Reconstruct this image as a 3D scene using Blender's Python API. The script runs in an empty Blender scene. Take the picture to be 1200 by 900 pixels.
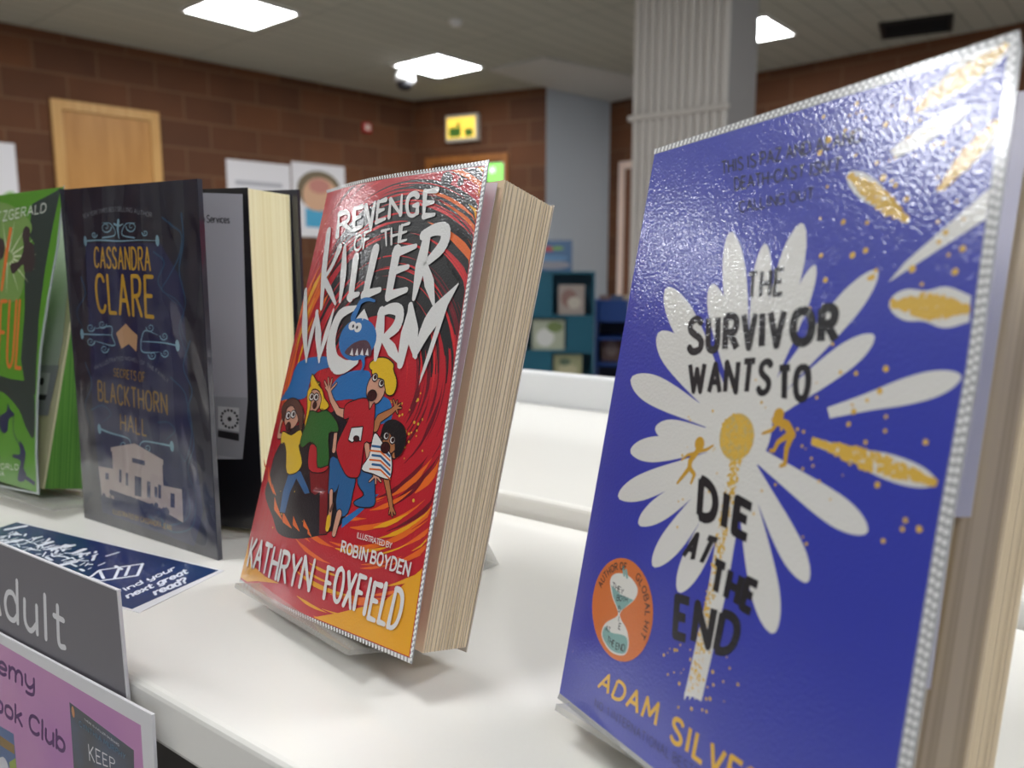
import bpy, bmesh, math, random
from mathutils import Vector, Matrix
from mathutils.geometry import tessellate_polygon
random.seed(7)
scn = bpy.context.scene
COL = scn.collection
R = math.radians

# ------------------------------------------------------------------ camera, world, light, exposure
CZ = 1.2155                       # camera height above the floor (m); shelf top is at 1.05
F = 920.0                         # focal length in pixels of a 1200x900 frame
PITCH = math.atan(134 / F)
CAM = Vector((0, 0, CZ))
cd = bpy.data.cameras.new('camera'); cam = bpy.data.objects.new('camera', cd); COL.objects.link(cam)
cam.location = CAM; cam.rotation_euler = (math.pi / 2 - PITCH, 0, 0)
cd.sensor_fit = 'HORIZONTAL'; cd.sensor_width = 36; cd.lens = 36 * F / 1200
cd.clip_start = 0.01; cd.clip_end = 60
cd.dof.use_dof = True; cd.dof.focus_distance = 0.34; cd.dof.aperture_fstop = 10.5
scn.camera = cam
PANEL = 26.0                      # emission of the ceiling panels
wd = bpy.data.worlds.new('world'); scn.world = wd; wd.use_nodes = True
wd.node_tree.nodes['Background'].inputs[0].default_value = (0.8, 0.9, 1, 1)
wd.node_tree.nodes['Background'].inputs[1].default_value = 0.25
scn.view_settings.view_transform = 'Standard'; scn.view_settings.look = 'None'
scn.view_settings.gamma = 1; scn.view_settings.use_curve_mapping = False
scn.view_settings.exposure = 0.1

# ------------------------------------------------------------------ small helpers
def lin(c):
    c /= 255
    return c / 12.92 if c <= 0.04045 else ((c + 0.055) / 1.055) ** 2.4
def rgb(r, g, b): return (lin(r), lin(g), lin(b), 1)

def ray(x, y):                    # viewing direction through a photo pixel
    a = Vector(((x - 600) / F, (y - 450) / F, 1.0))
    c, s = math.cos(PITCH), math.sin(PITCH)
    return Vector((a.x, c * a.z - s * a.y, -c * a.y - s * a.z))
def on_z(x, y, z):                # point on a level plane
    d = ray(x, y); return CAM + d * ((z - CZ) / d.z)
def at_depth(x, y, Y):
    d = ray(x, y); return CAM + d * (Y / d.y)
def on_plane(x, y, p, n):
    d = ray(x, y); return CAM + d * ((p - CAM).dot(n) / d.dot(n))

MATS = {}
def mat(name, col, rough=0.5, coat=0.0, bump=0.0, bscale=900, metal=0.0, crough=0.1, spec=0.5, bdist=0.0004):
    if name in MATS: return MATS[name]
    m = bpy.data.materials.new(name); m.use_nodes = True; nt = m.node_tree
    b = nt.nodes['Principled BSDF']
    b.inputs['Base Color'].default_value = col if len(col) == 4 else rgb(*col)
    b.inputs['Roughness'].default_value = rough; b.inputs['Metallic'].default_value = metal
    b.inputs['Specular IOR Level'].default_value = spec
    b.inputs['Coat IOR'].default_value = 1.72      # film over print reflects at both of its faces
    b.inputs['Coat Weight'].default_value = coat; b.inputs['Coat Roughness'].default_value = crough
    if bump:
        tc = nt.nodes.new('ShaderNodeTexCoord'); no = nt.nodes.new('ShaderNodeTexNoise'); bp = nt.nodes.new('ShaderNodeBump')
        no.inputs['Scale'].default_value = bscale; no.inputs['Detail'].default_value = 1.5
        nt.links.new(tc.outputs['Object'], no.inputs['Vector']); nt.links.new(no.outputs['Fac'], bp.inputs['Height'])
        bp.inputs['Strength'].default_value = bump; bp.inputs['Distance'].default_value = bdist
        nt.links.new(bp.outputs[0], b.inputs['Normal']); nt.links.new(bp.outputs[0], b.inputs['Coat Normal'])
    MATS[name] = m; return m
def nodes(m): return m.node_tree.nodes, m.node_tree.links, m.node_tree.nodes['Principled BSDF']
def emit(name, col, k):
    m = mat(name, col); b = m.node_tree.nodes['Principled BSDF']
    b.inputs['Emission Color'].default_value = rgb(*col); b.inputs['Emission Strength'].default_value = k
    return m
def ramp_tex(m, kind, scale, c0, c1, p0=0.4, p1=0.6, stretch=None, detail=3):
    N, L, b = nodes(m)
    tc = N.new('ShaderNodeTexCoord'); mp = N.new('ShaderNodeMapping'); t = N.new(kind); r = N.new('ShaderNodeValToRGB')
    if stretch: mp.inputs['Scale'].default_value = stretch
    t.inputs['Scale'].default_value = scale
    if 'Detail' in t.inputs: t.inputs['Detail'].default_value = detail
    r.color_ramp.elements[0].color = rgb(*c0); r.color_ramp.elements[1].color = rgb(*c1)
    r.color_ramp.elements[0].position = p0; r.color_ramp.elements[1].position = p1
    L.new(tc.outputs['Object'], mp.inputs[0]); L.new(mp.outputs[0], t.inputs['Vector'])
    L.new(t.outputs['Fac' if 'Fac' in t.outputs else 'Distance'], r.inputs[0]); L.new(r.outputs[0], b.inputs['Base Color'])
    return m
def clear_mat(name, tint=(235, 240, 238), rough=0.05, alpha=None):
    m = mat(name, tint, rough); b = m.node_tree.nodes['Principled BSDF']
    if alpha is None:
        b.inputs['Transmission Weight'].default_value = 1; b.inputs['IOR'].default_value = 1.45
    else: b.inputs['Alpha'].default_value = alpha
    return m

def obj(name, bm, m, parent=None, smooth=False):
    me = bpy.data.meshes.new(name); bm.to_mesh(me); bm.free()
    if smooth:
        for p in me.polygons: p.use_smooth = True
    me.materials.append(m)
    o = bpy.data.objects.new(name, me); COL.objects.link(o)
    if parent: o.parent = parent
    return o
def tag(o, label, cat, group=None):
    o['label'] = label; o['category'] = cat
    if group: o['group'] = group
    return o
def thing(name, label, cat, M=None, group=None):
    o = bpy.data.objects.new(name, None); COL.objects.link(o); o.empty_display_size = 0.02
    if M is not None: o.matrix_world = M
    return tag(o, label, cat, group)
def struct(o): o['kind'] = 'structure'; return o

def frame(O, r, u):               # local x = right, z = up along the thing, y = away from the viewer
    r = Vector(r).normalized(); u = Vector(u); u = (u - r * u.dot(r)).normalized(); y = u.cross(r)
    M = Matrix((r, y, u)).transposed().to_4x4(); M.translation = Vector(O); return M
def yawframe(O, deg): return Matrix.Translation(Vector(O)) @ Matrix.Rotation(R(deg), 4, 'Z')

def box(bm, x0, x1, y0, y1, z0, z1, bev=0.0, M=None):
    r = bmesh.ops.create_cube(bm, size=1)
    vs = r['verts']
    for v in vs: v.co = Vector(((x0 + x1) / 2 + v.co.x * (x1 - x0), (y0 + y1) / 2 + v.co.y * (y1 - y0), (z0 + z1) / 2 + v.co.z * (z1 - z0)))
    if bev:
        es = list({e for v in vs for e in v.link_edges})
        rr = bmesh.ops.bevel(bm, geom=es, offset=bev, segments=3, affect='EDGES', profile=0.5)
        vs = list({v for f in rr['faces'] for v in f.verts} | {v for v in vs if v.is_valid})
    if M is not None:
        for v in vs: v.co = M @ v.co
    return bm
def boxes(*a, bev=0.0):
    bm = bmesh.new()
    for b in a: box(bm, *b, bev=bev)
    return bm
def hexa(bm, front, back):        # solid between two quads
    a = [bm.verts.new(p) for p in front]; b = [bm.verts.new(p) for p in back]
    n = len(a)
    bm.faces.new(a); bm.faces.new(b[::-1])
    for i in range(n): bm.faces.new((a[i], b[i], b[(i + 1) % n], a[(i + 1) % n]))
    bmesh.ops.recalc_face_normals(bm, faces=bm.faces)
    return bm
def lathe(bm, prof, seg=24, M=None):
    rings = []
    for r_, z in prof:
        ring = []
        for i in range(seg):
            a = 2 * math.pi * i / seg; p = Vector((r_ * math.cos(a), r_ * math.sin(a), z))
            ring.append(bm.verts.new(M @ p if M is not None else p))
        rings.append(ring)
    for a, b in zip(rings, rings[1:]):
        for i in range(seg): bm.faces.new((a[i], a[(i + 1) % seg], b[(i + 1) % seg], b[i]))
    for ring in (rings[0], rings[-1]):
        bm.faces.new(ring)
    bmesh.ops.recalc_face_normals(bm, faces=bm.faces)
    return bm
def extrude_profile(bm, pts, x0, x1, th):   # a bent sheet: open polyline pts in (y,z), thickness th, along x
    n = len(pts); off = []
    P = [Vector(p) for p in pts]
    for i in range(n):
        d0 = (P[i] - P[i - 1]).normalized() if i else None
        d1 = (P[i + 1] - P[i]).normalized() if i < n - 1 else None
        d = ((d0 or d1) + (d1 or d0)).normalized(); nn = Vector((-d.y, d.x))
        c = max(0.4, nn.dot(Vector((-(d1 or d0).y, (d1 or d0).x)))); off.append(P[i] + nn * th / c)
    loop = P + off[::-1]
    a = [bm.verts.new((x0, p.x, p.y)) for p in loop]; b = [bm.verts.new((x1, p.x, p.y)) for p in loop]
    m = len(loop)
    for i in range(m): bm.faces.new((a[i], b[i], b[(i + 1) % m], a[(i + 1) % m]))
    for i in range(n - 1):
        bm.faces.new((a[i], a[i + 1], a[m - 2 - i], a[m - 1 - i])); bm.faces.new((b[i], b[m - 1 - i], b[m - 2 - i], b[i + 1]))
    bmesh.ops.recalc_face_normals(bm, faces=bm.faces)
    return bm

# ------------------------------------------------------------------ printed sheets: flat shapes and hand lettering
def crom(pts, n=6, closed=False):
    P = [Vector(p) for p in pts]; out = []; N = len(P)
    rng = range(N) if closed else range(N - 1)
    for i in rng:
        p1, p2 = P[i], P[(i + 1) % N]
        p0 = P[i - 1] if (closed or i) else p1 * 2 - p2
        p3 = P[(i + 2) % N] if (closed or i < N - 2) else p2 * 2 - p1
        for k in range(n):
            t = k / n
            out.append(0.5 * ((2 * p1) + (p2 - p0) * t + (2 * p0 - 5 * p1 + 4 * p2 - p3) * t * t + (3 * p1 - p0 - 3 * p2 + p3) * t ** 3))
    if not closed: out.append(P[-1])
    return out

GL = {}
def glyphs(s):
    for line in s.strip().splitlines():
        ch, w, rest = line.strip().split(' ', 2)
        st = []
        for part in rest.split(';'):
            t = part.split(); st.append((t[0], [tuple(map(float, q.split(','))) for q in t[1:]]))
        GL[ch] = (float(w), st)
glyphs('''
A .7 l 0,0 .35,1 .7,0;l .13,.36 .57,.36
B .6 l 0,0 0,1;c 0,1 .4,1 .52,.86 .5,.66 .36,.54 0,.53;c 0,.53 .42,.52 .6,.4 .6,.18 .44,.02 0,0
C .62 c .62,.84 .5,.97 .32,1 .12,.92 0,.68 0,.36 .1,.1 .3,0 .5,.04 .62,.17
D .65 l 0,0 0,1;c 0,1 .3,.99 .55,.84 .65,.52 .56,.18 .3,.01 0,0
E .52 l .52,1 0,1 0,0 .52,0;l 0,.52 .42,.52
F .5 l 0,0 0,1 .5,1;l 0,.52 .4,.52
G .66 c .62,.84 .5,.97 .32,1 .12,.92 0,.68 0,.36 .1,.1 .3,0 .5,.03 .64,.15;l .64,.13 .64,.45 .38,.45
H .62 l 0,0 0,1;l .62,0 .62,1;l 0,.5 .62,.5
I .16 l .08,0 .08,1
J .4 c .4,1 .4,.3 .36,.06 .2,0 .05,.06 0,.2
K .58 l 0,0 0,1;l .56,1 0,.4;l .14,.55 .58,0
L .48 l 0,1 0,0 .48,0
M .8 l 0,0 .06,1 .4,.28 .74,1 .8,0
N .66 l 0,0 0,1 .66,0 .66,1
O .7 c .35,1 .1,.88 0,.5 .1,.12 .35,0 .6,.12 .7,.5 .6,.88 .35,1
P .56 l 0,0 0,1;c 0,1 .38,1 .54,.88 .56,.7 .44,.5 0,.46
Q .7 c .35,1 .1,.88 0,.5 .1,.12 .35,0 .6,.12 .7,.5 .6,.88 .35,1;l .45,.25 .72,-.05
R .6 l 0,0 0,1;c 0,1 .38,1 .54,.9 .56,.73 .44,.53 0,.48;l .26,.48 .6,0
S .56 c .54,.86 .42,.98 .24,1 .06,.9 .04,.7 .2,.56 .42,.44 .55,.3 .52,.1 .34,0 .12,.02 0,.16
T .6 l 0,1 .6,1;l .3,1 .3,0
U .62 c 0,1 0,.4 .06,.1 .31,0 .56,.1 .62,.4 .62,1
V .66 l 0,1 .33,0 .66,1
W .95 l 0,1 .24,0 .475,.8 .7,0 .95,1
X .62 l 0,0 .62,1;l 0,1 .62,0
Y .62 l 0,1 .31,.48 .62,1;l .31,.48 .31,0
Z .58 l 0,1 .58,1 0,0 .58,0
1 .25 l 0,.8 .2,1 .2,0
# .6 l .1,0 .25,1;l .35,0 .5,1;l 0,.35 .55,.35;l .05,.68 .6,.68
. .06 l .03,0 .03,.06
- .3 l 0,.48 .3,.48
' .06 l .03,1 .03,.8
, .08 l .05,.08 0,-.12
? .5 c 0,.8 .1,.96 .28,1 .48,.9 .48,.7 .3,.52 .25,.3;l .25,.06 .25,0
a .5 c .5,.55 .3,.7 .06,.55 0,.32 .1,.05 .3,0 .5,.2;l .5,.68 .5,0
b .5 l 0,1 0,0;c 0,.45 .16,.68 .4,.62 .5,.34 .4,.05 .16,0 0,.2
c .45 c .45,.58 .28,.7 .08,.6 0,.34 .08,.08 .28,0 .45,.1
d .52 c .52,.45 .34,.68 .1,.62 0,.34 .1,.05 .34,0 .52,.2;l .52,1.05 .52,0
e .5 c 0,.36 .48,.36 .46,.58 .26,.7 .06,.58 0,.32 .1,.06 .3,0 .48,.1
f .34 c .34,.96 .2,1 .14,.85 .14,0;l 0,.66 .32,.66
g .5 c .5,.55 .3,.7 .06,.55 0,.32 .1,.05 .3,0 .5,.2;c .5,.68 .5,-.1 .4,-.3 .2,-.34 .02,-.26
h .5 l 0,1 0,0;c 0,.4 .16,.66 .38,.66 .5,.45 .5,0
i .06 l .03,.68 .03,0;l .03,.92 .03,.98
k .46 l 0,1 0,0;l .42,.68 0,.28;l .14,.4 .46,0
l .06 l .03,1.05 .03,0
m .78 l 0,.68 0,0;c 0,.4 .14,.66 .3,.66 .39,.45 .39,0;c .39,.4 .52,.66 .68,.66 .78,.45 .78,0
n .48 l 0,.68 0,0;c 0,.4 .14,.66 .36,.66 .48,.45 .48,0
o .54 c .27,.68 .06,.58 0,.34 .06,.08 .27,0 .48,.08 .54,.34 .48,.58 .27,.68
r .34 l 0,.68 0,0;c 0,.4 .12,.62 .34,.66
s .42 c .4,.58 .24,.68 .06,.58 .08,.42 .3,.32 .42,.18 .28,.01 .02,.08
t .36 c .14,.95 .14,.2 .2,.02 .36,.04;l 0,.68 .34,.68
u .48 c 0,.68 0,.2 .1,.02 .26,0 .48,.25;l .48,.68 .48,0
v .46 l 0,.68 .23,0 .46,.68
w .7 l 0,.68 .18,0 .35,.55 .52,0 .7,.68
x .46 l 0,0 .46,.68;l 0,.68 .46,0
y .5 c 0,.68 .02,.28 .14,.08 .3,.06 .48,.3;c .5,.68 .5,-.1 .4,-.3 .2,-.34 .06,-.3
''')

class Ink:                        # collects flat 2-D shapes (local metres) for one printed colour
    def __init__(s): s.v = []; s.f = []
    def poly(s, pts):
        P = [Vector((p[0], p[1], 0)) for p in pts]
        tri = tessellate_polygon([P]); b = len(s.v); s.v += [(p.x, p.y) for p in P]
        s.f += [tuple(b + i for i in t) for t in tri]
    def disc(s, c, rx, ry=None, n=14, rot=0):
        ry = ry or rx; b = len(s.v); ca, sa = math.cos(rot), math.sin(rot)
        for i in range(n):
            a = 2 * math.pi * i / n; x, y = rx * math.cos(a), ry * math.sin(a)
            s.v.append((c[0] + x * ca - y * sa, c[1] + x * sa + y * ca))
        s.f.append(tuple(range(b, b + n)))
    def stroke(s, pts, w, caps=False):
        P = [Vector((p[0], p[1])) for p in pts]; n = len(P)
        W = w if isinstance(w, (list, tuple)) else [w, w]
        def wid(t):
            t *= len(W) - 1; i = min(int(t), len(W) - 2); return W[i] + (W[i + 1] - W[i]) * (t - i)
        L = [0]
        for a, b in zip(P, P[1:]): L.append(L[-1] + (b - a).length)
        T = [x / (L[-1] or 1) for x in L]
        for i in range(n - 1):
            d = P[i + 1] - P[i]
            if d.length < 1e-9: continue
            d.normalize(); nn = Vector((-d.y, d.x)); a, c = wid(T[i]) / 2, wid(T[i + 1]) / 2
            b = len(s.v); s.v += [tuple(P[i] + nn * a), tuple(P[i] - nn * a), tuple(P[i + 1] - nn * c), tuple(P[i + 1] + nn * c)]
            s.f.append((b, b + 1, b + 2, b + 3))
        for i in range(0 if caps else 1, n if caps else n - 1):
            if wid(T[i]) > 0: s.disc(P[i], wid(T[i]) / 2, n=8)
    def text(s, st, fn, H, aspect, wt, gap=0.16, caps=False, jit=0, taper=None, slant=0):
        """fn(a, b): a along 0..1, b up 0..1 -> local point; aspect = true width / height of the line"""
        tot = sum(0.35 if c == ' ' else GL[c][0] + gap for c in st) - gap
        mg = wt / 2; sx = (aspect - wt) / tot; x = 0; sy = 1 - wt      # strokes stay inside the given box
        for c in st:
            if c == ' ': x += 0.35; continue
            w, strokes = GL[c]
            jy, js = (random.uniform(-jit, jit), 1 + random.uniform(-jit, jit)) if jit else (0, 1)
            for k, pts in strokes:
                q = crom(pts, 4) if k == 'c' else [Vector(p) for p in pts]
                g = Ink()
                ww = [wt * t for t in taper] if taper else wt
                if taper and k == 'l' and len(q) > 2:
                    for a_, b_ in zip(q, q[1:]): g.stroke([((x + a_.x + a_.y * slant) * sx, a_.y * js * sy + jy), ((x + b_.x + b_.y * slant) * sx, b_.y * js * sy + jy)], ww, True)
                else: g.stroke([((x + p.x + p.y * slant) * sx, p.y * js * sy + jy) for p in q], ww, caps)
                b = len(s.v); s.v += [tuple(fn((vx + mg) / aspect, vy + mg)) for vx, vy in g.v]; s.f += [tuple(b + i for i in f) for f in g.f]
            x += w + gap

class Sheet:
    """a printed face: local (u, v) on the plane y = curve(u) of the frame M"""
    def __init__(s, M, root, step=0.000013, curve=None, L=None):
        s.L = L; M = M @ L if L else M                    # L: the face's own place within its thing
        s.M = M; s.I = M.inverted(); s.root = root; s.step = step; s.curve = curve; s.n = 0
        s.o = s.I @ CAM
    def yc(s, u): return s.curve(u) if s.curve else 0.0
    def px(s, x, y):
        d = s.I.to_3x3() @ ray(x, y); t = -s.o.y / d.y
        for _ in range(8 if s.curve else 0): t = (s.yc(s.o.x + t * d.x) - s.o.y) / d.y
        return Vector((s.o.x + t * d.x, s.o.z + t * d.z))
    def P(s, pts, k=None):
        if k: pts = [k(*p) for p in pts]
        return [s.px(*p) for p in pts]
    def quad(s, q):               # TL, TR, BR, BL in photo pixels -> (fn, height, aspect)
        a, b, c, d = [s.px(*p) for p in q]
        fn = lambda t, h: (d * (1 - t) + c * t) * (1 - h) + (a * (1 - t) + b * t) * h
        W = ((b - a).length + (c - d).length) / 2; H = ((a - d).length + (b - c).length) / 2
        return fn, H, W / H
    def line(s, ink, st, q, wt, grow=1.0, **k):
        if grow != 1:
            cx, cy = sum(p[0] for p in q) / 4, sum(p[1] for p in q) / 4
            q = [(cx + (p[0] - cx) * grow, cy + (p[1] - cy) * grow) for p in q]
        fn, H, asp = s.quad(q); ink.text(st, fn, H, asp, wt, **k)
    def out(s, name, ink, m, layer=None, parent=None, maxe=0.006):
        if layer is None: s.n += 1; layer = s.n
        dz = [None] * len(ink.v); g = 0                       # overlapping shapes of one ink never share a plane
        for f in ink.f:
            h = next((dz[i] for i in f if dz[i] is not None), None)
            if h is None: h = (g % 29) * 4e-7; g += 1
            for i in f: dz[i] = h
        bm = bmesh.new(); V = [bm.verts.new((x, y, dz[i] or 0)) for i, (x, y) in enumerate(ink.v)]
        for f in ink.f:
            try: bm.faces.new([V[i] for i in f])
            except ValueError: pass
        if s.curve:
            bmesh.ops.triangulate(bm, faces=bm.faces)
            for _ in range(6):
                es = [e for e in bm.edges if e.calc_length() > maxe]
                if not es: break
                bmesh.ops.subdivide_edges(bm, edges=es, cuts=1); bmesh.ops.triangulate(bm, faces=bm.faces)
        for v in bm.verts: v.co = Vector((v.co.x, s.yc(v.co.x) - layer * s.step - v.co.z, v.co.y))
        for f in bm.faces:
            f.normal_update()
            if f.normal.y > 0: f.normal_flip()
        if s.L: bm.transform(s.L)
        return obj(name, bm, m, parent or s.root, smooth=bool(s.curve))
    def slab(s, name, loop, m, th=0.0005, parent=None, y0=0.0):     # a solid sheet behind the print
        k = Ink(); k.poly(loop)
        bm = bmesh.new()
        n = 24 if s.curve else 1
        if s.curve and len(loop) == 4:
            a, b, c, d = [Vector(p) for p in loop]; rows = []
            for dy in (0, th):
                for i in range(n + 1):
                    t = i / n
                    rows.append([bm.verts.new((p.x, s.yc(p.x) + dy + y0, p.y)) for p in (d.lerp(c, t), a.lerp(b, t))])
            F_, B_ = rows[:n + 1], rows[n + 1:]
            for i in range(n):
                bm.faces.new((F_[i][0], F_[i + 1][0], F_[i + 1][1], F_[i][1])); bm.faces.new((B_[i][0], B_[i][1], B_[i + 1][1], B_[i + 1][0]))
                for j in (0, 1): bm.faces.new((F_[i][j], B_[i][j], B_[i + 1][j], F_[i + 1][j]))
            for i in (0, n): bm.faces.new((F_[i][0], F_[i][1], B_[i][1], B_[i][0]))
            bmesh.ops.recalc_face_normals(bm, faces=bm.faces)
        else:
            hexa(bm, [(p[0], y0, p[1]) for p in loop], [(p[0], y0 + th, p[1]) for p in loop])
        if s.L: bm.transform(s.L)
        return obj(name, bm, m, parent or s.root)

# ------------------------------------------------------------------ materials of the room
SHELF_Z = 1.05
m_white = mat('white_laminate', (234, 231, 224), 0.22, coat=0.3, crough=0.12, bump=0.04, bscale=160, bdist=0.0006)
m_upstand = mat('white_board', (222, 222, 222), 0.4)
m_dark = mat('dark_carcass', (48, 42, 40), 0.6)
m_ceil = mat('ceiling_panel', (176, 175, 162), 0.9)
def brick_mat():
    m = mat('brown_block_wall', (110, 65, 40), 0.8); N, L, b = nodes(m)
    tc = N.new('ShaderNodeTexCoord'); sp = N.new('ShaderNodeSeparateXYZ'); cb = N.new('ShaderNodeCombineXYZ'); br = N.new('ShaderNodeTexBrick')
    L.new(tc.outputs['Object'], sp.inputs[0]); L.new(sp.outputs[0], cb.inputs[0]); L.new(sp.outputs[2], cb.inputs[1]); L.new(cb.outputs[0], br.inputs['Vector'])
    br.inputs['Scale'].default_value = 1; br.inputs['Brick Width'].default_value = 0.45; br.inputs['Row Height'].default_value = 0.225
    br.inputs['Mortar Size'].default_value = 0.009; br.inputs['Mortar Smooth'].default_value = 0.3
    br.inputs['Color1'].default_value = rgb(102, 60, 29); br.inputs['Color2'].default_value = rgb(83, 48, 24); br.inputs['Mortar'].default_value = rgb(108, 76, 51)
    no = N.new('ShaderNodeTexNoise'); no.inputs['Scale'].default_value = 3; mx = N.new('ShaderNodeMixRGB'); mx.blend_type = 'OVERLAY'; mx.inputs[0].default_value = 0.25
    L.new(tc.outputs['Object'], no.inputs['Vector']); L.new(br.outputs['Color'], mx.inputs[1]); L.new(no.outputs['Fac'], mx.inputs[2]); L.new(mx.outputs[0], b.inputs['Base Color'])
    bp = N.new('ShaderNodeBump'); bp.inputs['Strength'].default_value = 0.5; bp.inputs['Distance'].default_value = 0.006; bp.invert = True
    L.new(br.outputs['Fac'], bp.inputs['Height']); L.new(bp.outputs[0], b.inputs['Normal'])
    return m
m_brick = brick_mat()
def ceiling_lines():
    N, L, b = nodes(m_ceil)
    tc = N.new('ShaderNodeTexCoord'); br = N.new('ShaderNodeTexBrick'); mp = N.new('ShaderNodeMapping'); mp.inputs['Rotation'].default_value = (0, 0, R(-50))
    br.offset = 0; br.inputs['Scale'].default_value = 1; br.inputs['Brick Width'].default_value = 1.2; br.inputs['Row Height'].default_value = 0.15
    br.inputs['Mortar Size'].default_value = 0.005; br.inputs['Color1'].default_value = rgb(178, 178, 164); br.inputs['Color2'].default_value = rgb(173, 173, 160); br.inputs['Mortar'].default_value = rgb(140, 138, 128)
    L.new(tc.outputs['Object'], mp.inputs[0]); L.new(mp.outputs[0], br.inputs['Vector']); L.new(br.outputs['Color'], b.inputs['Base Color'])
ceiling_lines()
m_floor = ramp_tex(mat('grey_carpet', (120, 118, 118), 0.95), 'ShaderNodeTexNoise', 60, (176, 172, 166), (200, 196, 190))
m_paint = mat('pale_blue_paint', (186, 194, 200), 0.6)
m_slab = mat('pale_grey', (196, 196, 190), 0.7)

# ------------------------------------------------------------------ large structure
CEIL = CZ + 1.785
KC = Vector((-1.045, 8.75, 0))                      # room corner, left wall / back wall
LD = Vector((math.cos(R(45.4)), math.sin(R(45.4)), 0))   # left wall, running towards the corner
K1 = Vector((0.34, 8.08, 0)); K2 = Vector((1.05, 8.72, 0))
def wall(name, a, b, m, z0=0.0, z1=CEIL, th=0.15, side=1):
    d = b - a; o = obj(name, boxes((0, d.length, 0 if side > 0 else -th, th if side > 0 else 0, z0, z1)), m)
    o.matrix_world = Matrix.Translation(a) @ Matrix.Rotation(math.atan2(d.y, d.x), 4, 'Z'); return struct(o)
KL = KC - LD * 11.5
KR = K2 + Vector((math.cos(R(-45)), math.sin(R(-45)), 0)) * 9.5
KN = Vector((2.4, -5.5, 0)); KM = Vector((-4.0, -5.2, 0))
wall('wall_left', KL, KC, m_brick)
wall('wall_back', KC, K1, m_brick)
wall('wall_return', K1, K2, m_paint)
wall('wall_recess', K2, KR, m_brick)
m_plaster = mat('cream_plaster', (205, 200, 190), 0.8)
wall('wall_right', KR, KN, m_plaster); wall('wall_front', KN, KM, m_plaster); wall('wall_side', KM, KL, m_plaster)
loop = [KL, KC, K1, K2, KR, KN, KM]
struct(obj('floor', hexa(bmesh.new(), [(p.x, p.y, 0) for p in loop], [(p.x, p.y, -0.1) for p in loop]), m_floor))
struct(obj('ceiling', hexa(bmesh.new(), [(p.x, p.y, CEIL) for p in loop], [(p.x, p.y, CEIL + 0.1) for p in loop]), m_ceil))
# a thin paler slab under the ceiling in front of the pale return wall
_n = Vector((math.cos(R(-45)), math.sin(R(-45)), 0))
bl = [K1 + Vector((0.02, -0.02, 0)), K2 + Vector((0.01, -0.02, 0)), K2 + _n * 0.9 - LD * 0.05, K1 + _n * 0.75 - LD * 0.85, K1 - LD * 0.9 + _n * 0.12]
struct(obj('trim_1', hexa(bmesh.new(), [(p.x, p.y, CEIL - 0.002) for p in bl], [(p.x, p.y, CEIL - 0.022) for p in bl]), m_slab))

# unseen windows added as fill light, behind and right of the camera
m_fill_pane = emit('fill_light_pane', (225, 236, 255), 1.15); m_wframe = mat('fill_frame_white', (225, 225, 222), .4)
def fill_window(name, a, b, s0, s1, z0=1.0, z1=2.7):
    d = (b - a).normalized(); o = bpy.data.objects.new(name, None); COL.objects.link(o); struct(o)
    o.matrix_world = Matrix.Translation(a + d * s0 + Vector((0, 0, z0))) @ Matrix.Rotation(math.atan2(d.y, d.x), 4, 'Z')
    w, h = s1 - s0, z1 - z0; n = 4
    struct(obj('fill_window_frame', boxes((0, w, -.06, -.001, 0, .06), (0, w, -.06, -.001, h - .06, h), *[(w * i / n - (.03 if i else 0), w * i / n + (.03 if i < n else 0), -.06, -.001, .06, h - .06) for i in range(n + 1)]), m_wframe, o))
    for i in range(n): struct(obj('fill_window_pane', boxes((w * i / n + .03, w * (i + 1) / n - .03, -.03, -.02, .06, h - .06)), m_fill_pane, o))
fill_window('fill_window_1', KR, KN, 2.2, 8.2)
fill_window('fill_window_2', KN, KM, .6, 5.8)

# fluted column in front
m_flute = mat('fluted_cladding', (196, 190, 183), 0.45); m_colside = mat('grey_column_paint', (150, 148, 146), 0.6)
c0 = at_depth(851, 150, 4.3); c0.z = 0
def meet(p, d, xpx):              # walk from p along d until the pixel column xpx
    n = ray(xpx, 0).cross(ray(xpx, 900)); return (CAM - p).dot(n) / d.dot(n)
da = Vector((-0.78, 0.62, 0)).normalized(); db = Vector((0.62, 0.78, 0))
wA = meet(c0 + Vector((0, 0, CZ + .8)), da, 740); wB = meet(c0 + Vector((0, 0, CZ + .8)), db, 884)
def column():
    M = Matrix.Translation(c0) @ Matrix((-da, db, Vector((0, 0, 1)))).transposed().to_4x4()   # x towards camera-right, y away
    root = thing('fluted_column', 'pale grey square column with vertical fluted cladding, reaching the ceiling', 'column', M)
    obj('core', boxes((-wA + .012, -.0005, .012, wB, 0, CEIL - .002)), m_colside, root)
    bm = bmesh.new(); n = 12; p = wA / n
    for z0, z1 in ((0, CZ + 0.842), (CZ + 0.862, CEIL - .002)):
        for i in range(n):
            x = -wA + p * (i + .5)
            prof = [(x + p * .46 * math.cos(a), -p * .38 * math.sin(a)) for a in [math.pi * k / 8 for k in range(9)]]
            lo = [bm.verts.new((q[0], q[1] + .012, z0)) for q in prof]; hi = [bm.verts.new((q[0], q[1] + .012, z1)) for q in prof]
            for k in range(8): bm.faces.new((lo[k], lo[k + 1], hi[k + 1], hi[k]))
            bm.faces.new(lo); bm.faces.new(hi[::-1])
    bmesh.ops.recalc_face_normals(bm, faces=bm.faces)
    obj('fluted_face', bm, m_flute, root)
    obj('joint_ring', boxes((-wA - .018, .012, -.022, .014, CZ + 0.836, CZ + 0.868), bev=.008), m_flute, root)
    struct(root)
column()

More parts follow.
